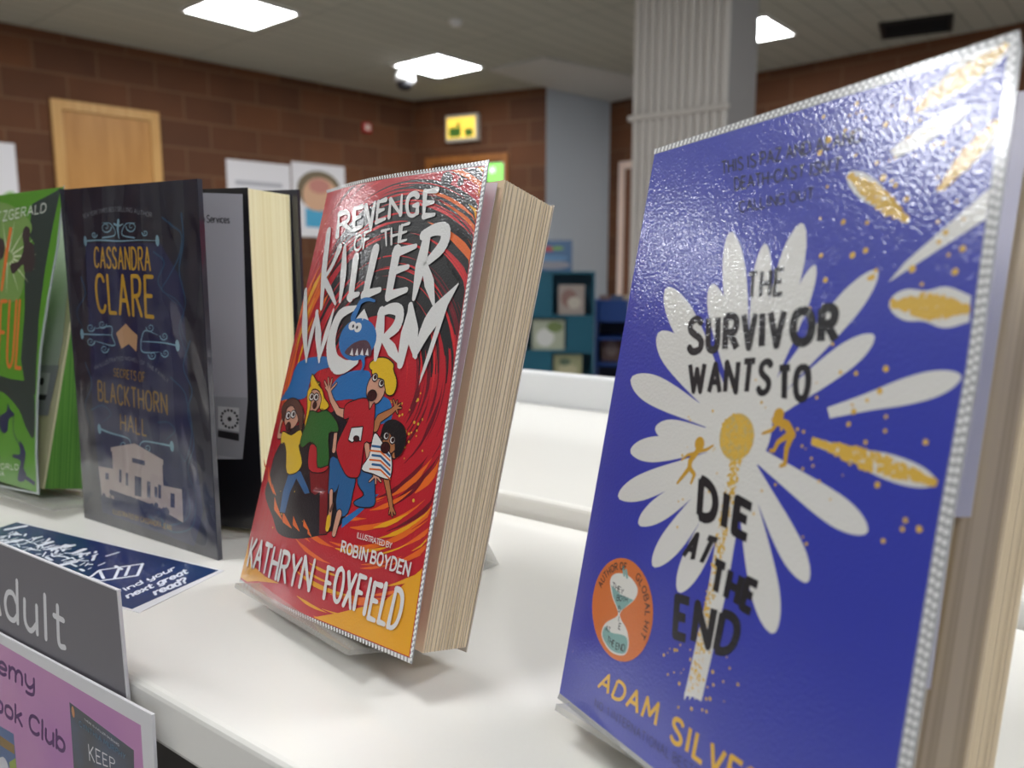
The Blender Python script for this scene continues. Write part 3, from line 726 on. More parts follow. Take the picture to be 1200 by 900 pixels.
# ---- the blue paperback at the right
def blue_book():
    M = frame((0.018, 0.2667, CZ - 0.1523), (0.4535, -0.8889, 0.0653), (0.1666, 0.1565, 0.9735))
    root = thing('paperback_book', 'blue paperback with a white daisy and black and gold lettering, nearest at the right', 'book', M)
    S = Sheet(M, root)
    edge = [(1181, 55), (1160, 222), (1132, 430), (1100, 605), (1084, 700), (1051, 900), (1018, 1102)]
    loop = [(767, 181)] + edge + [(655.5, 812)]
    cover = S.slab('front_cover', S.P(loop), ink('cobalt', (54, 64, 170)))
    def out(name, k, m): S.n += 1; return S.out(name, k, m, layer=S.n, parent=cover)
    wht, blk, gold = ink('daisy_white', (222, 220, 214)), ink('ink_black', (32, 33, 38)), ink('foil_gold', (222, 180, 76))
    gold = MATS['print_foil_gold']
    def petal(k, base, tip, w, wb=.45):
        b = Vector(base); t = Vector(tip); d = t - b; n = Vector((-d.y, d.x)).normalized()
        prof = [(0, wb * .5), (.3, wb * .8), (.55, .95), (.75, 1.0), (.88, .8), (.96, .48), (1, .15)]
        L = [b + d * f + n * w * .5 * g for f, g in prof]; Q = [b + d * f - n * w * .5 * g for f, g in prof]
        k.poly([S.px(p.x, p.y) for p in crom(L, 3) + crom(Q, 3)[::-1]])
    k = Ink()
    for base, tip, w in [((872, 480), (857, 272), 28), ((885, 470), (940, 262), 30), ((880, 460), (897, 286), 22), ((893, 470), (955, 311), 20), ((895, 475), (1028, 317), 30), ((893, 492), (1024, 393), 30),
                         ((852, 480), (782, 337), 32), ((862, 460), (835, 333), 24), ((848, 490), (773, 389), 36), ((842, 498), (740, 443), 34), ((842, 512), (768, 502), 26), ((842, 520), (739, 529), 30), ((842, 533), (725, 583), 30),
                         ((850, 540), (749, 615), 27), ((853, 545), (766, 664), 28), ((862, 550), (796, 694), 28), ((868, 545), (906, 742), 34), ((876, 540), (946, 682), 30), ((884, 530), (1016, 624), 36)]: petal(k, base, tip, w, .9)
    p = S.px(864, 500); k.disc(p, (S.px(905, 500) - p).length, (S.px(864, 560) - p).length, 28)
    k.poly(S.P([(852, 548), (876, 548), (852, 690), (822, 822), (813, 817), (802, 815), (830, 690)]))
    for x in (804, 810, 816): k.stroke(S.P([(x, 812), (x - 2, 820)]), [.0014, .0003])
    petal(k, (971, 484), (1126, 441), 32, .8); petal(k, (1046, 181), (1136, 124), 20, 1.2)
    k.poly(S.P([(1041, 331), (1060, 308), (1161, 219), (1155, 257)]))
    out('daisy', k, wht)
    k = Ink(); petal(k, (952, 517), (1097, 566), 30, .6); petal(k, (1137, 362), (1042, 356), 38, 1.6); petal(k, (1100, 224), (1169, 140), 0.1)
    k.poly(S.P([(1099, 226), (1112, 196), (1171, 138), (1165, 170), (1118, 212)])); k.poly(crom(S.P([(1071, 131), (1090, 106), (1130, 68), (1178, 52), (1176, 68), (1140, 98), (1090, 126)]), 3, True)); petal(k, (1065, 260), (994, 203), 28, .5)
    out('pale_petal_backs', k, wht)
    rnd = random.Random(5)
    k = Ink(); p = S.px(863, 512); k.disc(p, (S.px(884, 512) - p).length, (S.px(863, 540) - p).length, 26)
    out('flower_centre', k, ink('foil_pale', (204, 178, 112)))
    k = Ink()
    def dots(n, f, r0, r1):
        for _ in range(n):
            x, y = f()
            if x < 1174 - max(0, y - 60) * .154 and y > 190 - (x - 767) * .304: k.disc(S.px(x, y), rnd.uniform(r0, r1) * .75, n=7)
    def inpetal(base, tip, w):
        t = rnd.random(); d = (tip[0] - base[0], tip[1] - base[1]); L = math.hypot(*d); s = rnd.uniform(-.42, .42) * w * math.sin(math.pi * min(.92, max(.08, t)))
        return lambda: (base[0] + d[0] * t - d[1] / L * s, base[1] + d[1] * t + d[0] / L * s)
    for b_, t_, w_, n_ in [((952, 517), (1097, 566), 26, 330), ((1134, 362), (1046, 356), 34, 380), ((1102, 222), (1168, 143), 20, 260), ((1074, 129), (1180, 54), 24, 300), ((1062, 258), (996, 205), 26, 280)]:
        for _ in range(n_): k.disc(S.px(*inpetal(b_, t_, w_)()), rnd.uniform(.0004, .0008), n=6)
    for _ in range(260):
        a_, r_ = rnd.uniform(0, 6.28), math.sqrt(rnd.random()); k.disc(S.px(863 + 19 * r_ * math.cos(a_), 512 + 26 * r_ * math.sin(a_)), rnd.uniform(.0003, .0007), n=6)
    for _ in range(300):
        t = rnd.random() ** 1.3; x = 864 - 50 * t; y = 540 + 270 * t; k.disc(S.px(x + rnd.uniform(-6, 6) - 2, y), rnd.uniform(.0002, .0006) * (1.2 - .4 * t), n=6)
    dots(26, lambda: (rnd.uniform(930, 1120), rnd.uniform(330, 640)), .0006, .0012)
    dots(46, lambda: (rnd.uniform(960, 1140), rnd.uniform(100, 330)), .0005, .0014)
    dots(26, lambda: (rnd.uniform(985, 1130), rnd.uniform(90, 190)), .0004, .0009)
    dots(40, lambda: (rnd.uniform(790, 1000), rnd.uniform(440, 640)), .0003, .0007)
    dots(36, lambda: (rnd.gauss(815, 26), rnd.uniform(755, 845)), .0003, .0008)
    out('gold_dots', k, gold)
    # two small gold figures
    k = Ink()
    def fig(parts, head, r):
        for pts, w in parts: k.stroke(S.P(pts), [x * .00068 for x in w], True)
        p = S.px(*head); k.disc(p, r, n=12)
    fig([([(908, 492), (922, 498), (929, 510)], (3.4, 4, 3.2)), ([(929, 508), (922, 525), (920, 544), (915, 546)], (3, 2.4, 1.6)), ([(927, 508), (912, 518), (907, 528), (903, 528)], (3, 2.2, 1.5)), ([(912, 494), (905, 504), (894, 508)], (2, 1.6, 1.2))], (913, 486), .0019)
    fig([([(818, 528), (809, 540), (808, 549)], (3, 3, 2.8)), ([(808, 548), (814, 556), (810, 566)], (2.6, 2, 1.4)), ([(808, 548), (802, 556), (794, 566)], (2.6, 2, 1.4)), ([(818, 529), (828, 527), (836, 522)], (1.8, 1.5, 1)), ([(816, 531), (806, 533), (799, 539)], (1.8, 1.4, 1))], (820, 520), .0022)
    out('gold_figures', k, ink('figure_gold', (206, 158, 52)))
    # title
    k = Ink()
    for st, q, w in [('THE', ((878, 319), (919, 313), (917, 345), (876, 350)), .17), ('WANTS', ((811, 426), (904, 421), (898, 462), (811, 460)), .19), ('TO', ((912, 430), (951, 427), (947, 472), (912, 468)), .2), ('DIE', ((822, 557), (883, 592), (876, 634), (819, 607)), .24), ('AT', ((811, 622), (843, 632), (827, 663), (800, 652)), .2), ('THE', ((838, 656), (890, 683), (880, 721), (832, 693)), .24), ('END', ((794, 699), (870, 722), (857, 770), (791, 748)), .21)]:
        S.line(k, st, q, w * .95, jit=.02, gap=.34, grow=1.1)
    for ch, q, w in zip('SURVIVOR', [((806, 371.0), (826, 369.1), (825, 415.5), (804, 417.0)), ((828, 368.9), (845, 367.3), (844, 414.2), (826, 415.4)), ((848, 367.0), (868, 365.1), (867, 412.5), (846, 413.9)), ((869, 365.0), (889, 363.1), (888, 410.9), (867, 412.4)), ((890, 363.0), (898, 362.2), (897, 410.3), (888, 410.9)), ((900, 362.0), (923, 359.8), (922, 408.5), (898, 410.1)), ((926, 359.5), (957, 356.6), (956, 406.0), (924, 408.2)), ((959, 356.4), (985, 353.9), (984, 403.9), (957, 405.8))], (.19, .19, .2, .18, .2, .19, .23, .23)):
        fn, H, asp = S.quad(q); k.text(ch, fn, H, asp, w)
    out('title_lettering', k, blk)
    k = Ink()
    for st, q in [('THIS IS PAZ AND ALANO.', ((845, 189), (1015, 148), (1014, 166), (846, 205))), ("DEATH-CAST ISN'T", ((860, 208), (988, 183), (985, 200), (861, 224))), ('CALLING OUT...', ((866, 236), (965, 217), (964, 231), (867, 250)))]:
        S.line(k, st, q, .12, gap=.22)
    out('tagline_lettering', k, blk)
    k = Ink()
    S.line(k, 'ADAM', ((708, 786), (775, 824), (769, 853), (699, 806)), .17, gap=.3); S.line(k, 'SILVERA', ((789, 836), (925, 929), (913, 966), (784, 868)), .17, gap=.3)
    out('author_lettering', k, ink('author_gold', (226, 176, 50)))
    k = Ink(); S.line(k, 'NO. 1 INTERNATIONAL BESTSELLER', ((698, 818), (853, 923), (851, 938), (697, 828)), .11, gap=.3); out('strapline_lettering', k, ink('strap_blue', (36, 40, 108)))
    # round sticker
    cc = S.px(728, 713.5); rx = ((S.px(763.8, 713.5) - S.px(692.7, 713.5)).length) / 2; ry = (S.px(728, 653) - S.px(728, 774)).length / 2
    k = Ink(); k.disc(cc, rx, ry, 48); st = out('round_sticker', k, ink('sticker_orange', (216, 116, 52)))
    Z = lay(680, 640, 4.7375)
    k = Ink(); k.poly(crom(S.P([(168, 190), (200, 152), (270, 165), (320, 235), (300, 300), (230, 360), (226, 400), (262, 470), (270, 560), (240, 606), (170, 585), (120, 500), (140, 430), (205, 390), (208, 355), (180, 280)], Z), 4, True)); out('sticker_hourglass', k, ink('sticker_white', (226, 224, 216)))
    k = Ink(); k.poly(S.P([(174, 216), (225, 268), (298, 300), (232, 356), (212, 352), (184, 280)], Z)); k.poly(crom(S.P([(140, 445), (175, 480), (235, 492), (262, 515), (262, 570), (238, 598), (172, 576), (126, 502)], Z), 3, True)); k.stroke(S.P([(240, 118), (246, 160)], Z), .0012, True); k.stroke(S.P([(256, 135), (262, 172)], Z), .0012, True); out('sticker_sand', k, ink('sticker_teal', (128, 172, 166)))
    k = Ink()
    for w, q in [('THEY', ((182, 196), (246, 240), (240, 272), (180, 232))), ('BOTH', ((206, 268), (268, 282), (264, 312), (202, 304))), ('D', ((214, 328), (228, 334), (224, 372), (212, 366))), ('I', ((214, 386), (220, 388), (218, 424), (212, 422))), ('E', ((218, 424), (232, 430), (226, 468), (212, 460))), ('AT', ((146, 436), (172, 452), (166, 486), (140, 468))), ('THE', ((156, 495), (196, 528), (188, 566), (150, 530))), ('END', ((200, 534), (254, 546), (248, 588), (196, 574)))]:
        S.line(k, w, [Z(*p) for p in q], .15)
    def arcline(s_, a0, a1, r0, r1):
        fn = lambda t, h: cc + Vector((math.cos(a0 + (a1 - a0) * t) * rx, math.sin(a0 + (a1 - a0) * t) * ry)) * (r0 + (r1 - r0) * h)
        k.text(s_, fn, (r1 - r0) * rx, abs(a1 - a0) * (r0 + r1) / 2 * rx / ((r1 - r0) * rx), .15, gap=.3)
    arcline('AUTHOR OF', R(166), R(92), .76, .92); arcline('GLOBAL HIT', R(68), R(-22), .76, .92)
    out('sticker_lettering', k, blk)
    # sleeve rim
    outer = [(766, 175), (1194, 35), (1197, 60), (1176, 222), (1146, 440), (1117, 605), (1101, 705), (1069, 900), (1034, 1118)]
    inner = [(767, 181), (1181, 55), (1181, 58), (1160, 222), (1132, 430), (1100, 605), (1084, 700), (1051, 900), (1018, 1102)]
    strip(S, 'stitched_sleeve_edge', inner, outer, m_seam); stitches(S, inner[:2] + inner[3:], outer[:2] + outer[3:])
    strip(S, 'stitched_sleeve_edge', [(1018, 1102), (655.5, 812)], [(1034, 1118), (653, 818)], m_seam)
    Mb = Matrix.Rotation(R(17.5), 4, 'Z')
    page_block(root, Mb, .128, .1955, .033, .033, m_pages)
    leaves(root, Mb, .128, .1955, .032, .032, 10, m_page)
    S2 = Sheet(M, root, L=Mb)
    S2.slab('sleeve_flap', S2.P([(1150, 112), (1215, 108), (1139, 606), (1096, 606)]), m_flap, th=.0003, y0=-.0012)
    S2.slab('sleeve_flap', S2.P([(1090, 600), (1121, 600), (1093, 806), (1062, 806)]), m_flap, th=.0003, y0=-.0020)
    obj('back_cover', _tb(boxes((-.001, .1275, .0338, .0344, 0, .197)), Mb), mat('pale_back', (196, 184, 170), .4, coat=.6), root)
    obj('spine', _tb(boxes((-.001, .0004, .004, .0336, 0, .197)), Mb), ink('cobalt', (54, 64, 170)), root)
def _tb(bm, M): bm.transform(M); return bm
blue_book()
easel('clear acrylic easel under the blue daisy paperback', yawframe((0.018, 0.2667, SHELF_Z + .0002), math.degrees(math.atan2(-.8889, .4535)) + 12), strut=(.036, .055))

# ---- the dark hardback standing open like a V
JACKET = dict(rough=0.4, coat=1.0, crough=0.04, bump=0.9, bscale=26, bdist=0.004)
def jk(name, col): return mat('jacket_' + name, col, **JACKET)
def dark_book():
    M = frame((-0.2867, 0.5098, SHELF_Z + .0003), (0.834, -0.5516, 0), (0, 0, 1))
    root = thing('hardback_book', 'dark navy hardback with gold lettering and a pale mansion, standing open on the shelf', 'book', M)
    S = Sheet(M, root, step=.000013)
    S.n = 0
    loop = [(75, 222), (231, 209.5), (256, 661), (99, 608)]
    cover = S.slab('front_board', S.P(loop), jk('navy', (24, 26, 46)), th=.003)
    def out(name, k, m): S.n += 1; return S.out(name, k, m, layer=S.n, parent=cover)
    A = lay(0, 200, 4); B = lay(0, 400, 4)
    gold, dull, pale, teal = jk('gold', (204, 158, 44)), jk('dull_gold', (150, 116, 52)), jk('pale_blue', (128, 168, 184)), jk('teal', (30, 74, 106))
    k = Ink(); k.poly(S.P([(100, 285), (188, 285), (214, 330), (222, 470), (238, 600), (228, 640), (120, 600), (108, 470)])); out('blue_ground', k, jk('blue_ground', (26, 34, 78)))
    k = Ink()
    def sw(pts, w, f=A): k.stroke(crom(S.P(pts, f), 5), [w * .001, w * .0008, w * .0003], True)
    for pts, f in [([(760, 220), (810, 260), (850, 300), (840, 400), (790, 500), (760, 560), (820, 600), (860, 660), (850, 740), (890, 830)], A), ([(720, 380), (770, 430), (740, 520), (790, 590), (850, 640)], A), ([(850, 200), (860, 330), (840, 470), (870, 620), (840, 740), (880, 880)], A), ([(380, 500), (400, 580), (360, 660), (390, 740)], A),
                   ([(890, 0), (860, 120), (900, 230), (880, 330), (910, 480), (880, 600), (920, 720)], B), ([(800, 170), (860, 230), (880, 300), (900, 420), (870, 560), (830, 500)], B), ([(430, 320), (480, 300), (520, 340), (480, 380)], B), ([(740, 380), (790, 380), (820, 420), (780, 460)], B), ([(700, 820), (760, 860), (850, 850), (890, 800), (880, 700)], B), ([(740, 800), (800, 890), (900, 870), (920, 740)], B), ([(400, 100), (430, 200), (400, 300), (430, 420)], B)]: sw(pts, 1.3, f)
    out('vine_lines', k, teal)
    k = Ink()
    def curl(cx, cy, r, s, f): k.stroke(S.P([(cx + s * r * (1 - t / 16) * math.cos(t * .62), cy + r * 1.1 * (1 - t / 16) * math.sin(t * .62)) for t in range(15)], f), [.0009, .0004], True)
    sw([(395, 330), (470, 326), (560, 330), (650, 326), (742, 328)], 1.0); sw([(555, 235), (552, 275), (558, 318)], 2.4); sw([(535, 250), (556, 258), (578, 250)], 1.4)
    sw([(480, 315), (540, 300), (520, 250), (480, 245)], .9); sw([(630, 315), (572, 300), (590, 250), (632, 245)], .9)
    curl(497, 265, 26, 1, A); curl(616, 262, 26, -1, A); curl(442, 300, 14, 1, A); curl(680, 292, 14, -1, A)
    for x, y in [(400, 330), (738, 328)]: k.disc(S.px(*A(x, y)), .0018, .0032, 10)
    sw([(378, 766), (440, 768), (525, 770)], 1.0); sw([(840, 822), (760, 806), (660, 800)], 1.0)
    for x, y, s in [(480, 720, 1), (425, 735, 1), (425, 800, 1), (490, 835, 1), (705, 735, -1), (770, 775, -1), (715, 865, -1), (775, 855, -1)]: curl(x, y, 20, s, A)
    sw([(525, 770), (520, 730), (450, 740)], .9); sw([(660, 800), (680, 750), (740, 770)], .9); sw([(525, 775), (535, 820), (450, 800)], .9); sw([(660, 805), (670, 850), (750, 850)], .9)
    for x, y in [(385, 766), (832, 820)]: k.disc(S.px(*A(x, y)), .002, .0034, 10)
    sw([(465, 408), (520, 430), (600, 455), (610, 490), (575, 490)], 1.3, B); sw([(810, 492), (740, 478), (670, 470), (655, 505), (690, 520)], 1.3, B); curl(580, 485, 20, 1, B); curl(690, 500, 20, -1, B)
    for x, y in [(466, 410), (806, 492)]: k.disc(S.px(*B(x, y)), .002, .0034, 10)
    out('scrollwork', k, pale)
    k = Ink(); S.line(k, 'CASSANDRA', ((110, 289), (176, 289), (177, 318), (110.5, 314)), .1, gap=.3, caps=True); S.line(k, 'CLARE', ((110, 320), (180, 322), (181, 374), (114, 367)), .095, gap=.3, caps=True); out('author_lettering', k, gold)
    k = Ink(); S.line(k, 'SECRETS OF', ((133, 431), (170, 436), (170, 449), (133, 441)), .13, gap=.3); S.line(k, 'BLACKTHORN', ((114, 445), (196, 461), (197, 487), (115, 470)), .11, gap=.3); S.line(k, 'HALL', ((140.5, 484), (172, 491), (172.5, 512), (141, 505)), .11, gap=.3); S.line(k, 'ILLUSTRATED BY CASSANDRA JEAN', ((132, 596), (201, 615), (201, 622), (132, 602)), .15, gap=.3); out('title_lettering', k, dull)
    k = Ink()
    def arcl(s_, pts, h, w):
        C = crom(S.P(pts), 10)
        def fn(t, v):
            x = t * (len(C) - 1); i = min(int(x), len(C) - 2); p = C[i].lerp(C[i + 1], x - i); d = (C[i + 1] - C[i]).normalized(); return p + Vector((-d.y, d.x)) * h * v
        L = sum((b_ - a_).length for a_, b_ in zip(C, C[1:])); k.text(s_, fn, h, L / h, w, gap=.3)
    arcl('AN ILLUSTRATED NOVEL OF THE FAMILY', [(111, 434), (130, 425), (152, 423), (176, 432), (197, 449)], .0026, .13); arcl('NEW YORK TIMES BESTSELLING AUTHOR', [(98, 256), (120, 250), (145, 248), (178, 255)], .0028, .13)
    out('small_lettering', k, jk('grey', (128, 132, 140)))
    k = Ink(); k.poly(S.P([(545, 762), (590, 716), (612, 742), (645, 772), (640, 848), (604, 812), (570, 834)], A)); out('envelope', k, jk('tan', (196, 152, 112)))
    house = jk('stone', (188, 170, 162))
    k = Ink()
    for q in [[(520, 497), (632, 478), (766, 556), (766, 580), (520, 515)], [(526, 515), (762, 578), (770, 770), (700, 760), (535, 700)], [(462, 584), (532, 598), (535, 740), (478, 722)], [(766, 676), (853, 694), (860, 850), (768, 795)], [(680, 740), (770, 740), (800, 800), (720, 770)]]: k.poly(S.P(q, B))
    out('mansion', k, house)
    k = Ink()
    for x, y, w, h in [(632, 630, 32, 92), (690, 655, 16, 76), (725, 680, 14, 50), (742, 670, 14, 64), (590, 615, 12, 60), (560, 600, 10, 60), (800, 710, 20, 66), (495, 615, 16, 30), (620, 545, 60, 22)]: k.poly(S.P([(x, y), (x + w, y + w * .25), (x + w, y + h + w * .25), (x, y + h)], B))
    for _ in range(60):
        x = random.uniform(480, 800); y = 705 + (x - 480) * .26 + random.uniform(-8, 40); k.disc(S.px(*B(x, y)), random.uniform(.0008, .0022), n=7)
    out('mansion_windows_and_shrubs', k, jk('house_blue', (38, 46, 84)))
    # loose clear film over the jacket, and pages and rear board behind
    q_ = S.P(loop); k = Ink(); k.poly(q_); k2 = S.out('clear_jacket_film', k, film_mat('clear_film', 15, .02, .075), layer=60, parent=cover)
    Mb = Matrix.Rotation(R(16.5), 4, 'Z')
    m_ends = jk('black_endpaper', (22, 20, 22))
    m_cream = ramp_tex(mat('pale_yellow_page_edges', (236, 224, 176), 0.8), 'ShaderNodeTexNoise', 1, (230, 216, 164), (244, 234, 196), .35, .65, stretch=(3, 900, 2))
    page_block(root, Mb, .136, .2125, .040, .044, m_cream, z0=.004, y0=.004)
    obj('endpaper', _tb(boxes((.004, .1362, .0032, .0038, .0035, .213)), Mb), m_ends, root)
    obj('rear_board', _tb(boxes((-.002, .141, .0490, .0520, 0, .216)), Mb), jk('navy', (24, 26, 46)), root)
    obj('spine', _tb(boxes((-.003, .0, .003, .0525, 0, .216)), Mb), jk('navy', (24, 26, 46)), root)
    S2 = Sheet(M, root, L=Mb @ Matrix.Translation((0, .0029, 0)))
    fl = S2.slab('inner_jacket_flap', S2.P([(150, 223), (284, 227.5), (288, 380), (290, 470), (284, 538), (150, 538)]), mat('grey_flap', (176, 174, 180), .4, coat=.5), th=.0002)
    k = Ink(); k.poly(S2.P([(200, 463), (290, 466), (284, 538), (200, 525)])); S2.out('label_band', k, mat('flap_grey', (150, 150, 154), .4), 1, fl)
    k = Ink(); k.poly(S2.P([(255.5, 476), (280, 478), (280, 506), (255.5, 502)])); S2.out('library_stamp', k, mat('flap_white', (196, 196, 196), .5), 2, fl)
    k = Ink(); S2.line(k, 'Education Services', ((209, 250), (269, 253), (269.5, 262), (209, 260)), .13, gap=.2)
    k.poly(S2.P([(255.5, 504), (280, 508), (280, 517), (255.5, 512)])); c_ = S2.px(269, 491)
    for a_ in range(0, 360, 24): k.disc(c_ + Vector((math.cos(R(a_)) * .006, math.sin(R(a_)) * .0055)), .001, n=6)
    k.disc(c_, .0016, n=8); S2.out('flap_lettering', k, mat('flap_black', (36, 34, 36), .5), 3, fl)
    return root
dark_book()

# ---- the green paperback at the left
def green_book():
    r = Vector((.84, -.543, 0)); bk = Vector((.543, .84, 0)).normalized()
    t = R(7); u = Vector((0, 0, 1)) * math.cos(t) + bk * math.sin(t)
    BR = Vector((-.333, .533, CZ - .155))
    M = frame(BR - r.normalized() * .129, r, u)
    root = thing('paperback_book', 'green paperback with orange title and green page edges at the left edge', 'book', M)
    S = Sheet(M, root)
    ed = [(74, 219), (66, 290), (55, 350), (46, 410), (42, 470), (41, 530), (43, 577)]
    right = S.P(ed)
    zt = right[0].y
    loop = [Vector((0.0, zt - .002))] + right + [Vector((0, right[-1].y))]
    def gl(n, c): return mat('greenbook_' + n, c, **GLOSS)
    cover = S.slab('front_cover', loop, gl('green', (88, 148, 44)))
    def out(name, k, m): S.n += 1; return S.out(name, k, m, layer=S.n, parent=cover)
    Za = lay(0, 230, 4.5); Zb = lay(0, 420, 5)
    k = Ink(); k.poly(S.P([(170, 40), (300, -30), (322, -48), (280, 150), (240, 370), (205, 640), (190, 900), (186, 1050), (130, 980), (110, 860), (130, 600), (130, 330), (180, 250), (150, 200)], Za)); k.poly(crom(S.P([(60, 120), (130, 130), (195, 160), (200, 460), (150, 400), (110, 300), (20, 200), (-60, 180), (-60, 90)], Zb), 3, True)); out('shadowy_woods', k, gl('dark', (48, 62, 58)))
    k = Ink(); k.poly(crom(S.P([(-200, 40), (0, 30), (120, 90), (170, 170), (120, 260), (130, 400), (100, 540), (0, 560), (-200, 560)], Za), 4, True)); out('light_glow', k, gl('glow', (122, 156, 84)))
    k = Ink()
    for i in range(9):
        a_ = R(-100 + i * 24); k.stroke(S.P([(40 + 30 * math.cos(a_), 320 + 30 * math.sin(a_)), (40 + 150 * math.cos(a_), 320 + 190 * math.sin(a_))], Za), [.0016, .0003])
    out('light_rays', k, gl('ray', (206, 214, 176)))
    k = Ink(); k.poly(crom(S.P([(118, 200), (135, 160), (158, 175), (156, 235), (178, 262), (180, 380), (130, 400), (120, 360), (70, 410), (55, 360), (100, 340), (125, 270)], Za), 4, True)); k.poly(crom(S.P([(-40, 230), (15, 225), (25, 280), (10, 330), (-40, 340)], Za), 4, True)); out('dark_figures', k, gl('figure', (62, 52, 54)))
    k = Ink(); k.stroke(S.P([(58, 165), (35, 300), (8, 500)], Za), [.004, .005, .003])
    S.line(k, 'DUTIFUL', [(-38, 352), (31, 350), (25, 434), (-38, 426)], .055, gap=.3, caps=True); out('title_lettering', k, gl('orange', (226, 118, 56)))
    k = Ink(); S.line(k, 'BEA FITZGERALD', [(-36, 255), (55, 237), (54, 249), (-36, 268)], .12, gap=.25); S.line(k, 'OF THE WORLD', [(-36, 541), (22, 544), (22, 551), (-36, 548)], .13, gap=.3); S.line(k, 'BUT AN ERA', [(-30, 549), (5, 552), (5, 558), (-30, 555)], .13, gap=.3); out('white_lettering', k, gl('white', (216, 220, 208)))
    k = Ink(); k.poly(crom(S.P([(0, 340), (40, 310), (45, 260), (60, 300), (85, 330), (50, 360), (45, 420), (20, 440), (0, 400)], Zb), 3, True)); k.stroke(crom(S.P([(80, 330), (80, 430), (110, 500), (130, 560)], Zb), 4), .001); k.poly(crom(S.P([(115, 480), (150, 550), (140, 640), (155, 680), (140, 720), (105, 715), (110, 660), (120, 600), (75, 580), (80, 560), (118, 560)], Zb), 3, True)); k.stroke(S.P([(140, 690), (205, 735)], Zb), .003); out('vine_and_bird', k, gl('navy', (34, 44, 78)))
    strip(S, 'sleeve_edge', ed + [(0, 568)], [(75, 217), (68, 290), (57.5, 350), (48.5, 410), (44.5, 470), (43.5, 530), (46, 580), (0, 571)], mat('sleeve_grey', (170, 180, 176), .2, coat=1))
    # page block, leaning further back than the flexed cover
    tb = R(14); th = R(2)
    rb = (r.normalized() * math.cos(th) + bk * math.sin(th)); nb = (bk * math.cos(th) - r.normalized() * math.sin(th))
    ub = Vector((0, 0, 1)) * math.cos(tb) + nb * math.sin(tb)
    Mb = M.inverted() @ frame(BR - r.normalized() * .129 + Vector((0, 0, .001)), rb, ub)
    m_edge = ramp_tex(mat('green_sprayed_edges', (78, 140, 44), .5), 'ShaderNodeTexNoise', 1, (62, 122, 44), (104, 160, 62), .35, .65, stretch=(2, 700, 2))
    page_block(root, Mb, .1275, .196, .031, .032, m_edge, y0=.0020)
    page_block(root, Mb, .1278, .1965, .0016, .0016, mat('cream_leaf', (206, 200, 160), .7), y0=.0002, name='cream_leaves')
    page_block(root, Mb, .128, .197, .0012, .0012, gl('green', (88, 148, 44)), y0=.0342, name='back_cover')
    obj('spine', _tb(boxes((-.0008, .0, .001, .037, 0, .197)), Mb), gl('green', (88, 148, 44)), root)
    S2 = Sheet(M, root, L=Mb)
    fl = S2.slab('sleeve_flap', S2.P([(40, 225), (86, 222), (84, 300), (74, 400), (57, 487), (30, 486)]), mat('pale_flap', (190, 198, 186), .3, coat=.6), th=.0002, y0=-.0006)
    S2b = Sheet(M, root, L=Mb @ Matrix.Translation((0, -.0007, 0)))
    k = Ink(); k.poly(S2b.P([(30, 428), (69, 428), (56, 487), (30, 486)])); S2b.out('label_band', k, mat('flap_grey', (150, 150, 154), .4), 1, fl)
    k = Ink(); k.poly(S2b.P([(36, 436), (59, 437), (55, 462), (36, 460)])); S2b.out('library_stamp', k, mat('flap_white', (196, 196, 196), .5), 2, fl)
    k = Ink(); k.poly(S2b.P([(36, 462), (55, 463), (53, 469), (36, 468)])); k.disc(S2b.px(49, 447), .003, n=10); S2b.out('stamp_mark', k, mat('flap_black', (36, 34, 36), .5), 3, fl)
green_book()
easel('clear acrylic easel under the green paperback', yawframe((-.333 - .84 * .129 - .002, .533 + .543 * .129 - .006, SHELF_Z + .0002), math.degrees(math.atan2(-.543, .84)) + 2), width=(.03, .166), lean=10, strut=(.08, .1))

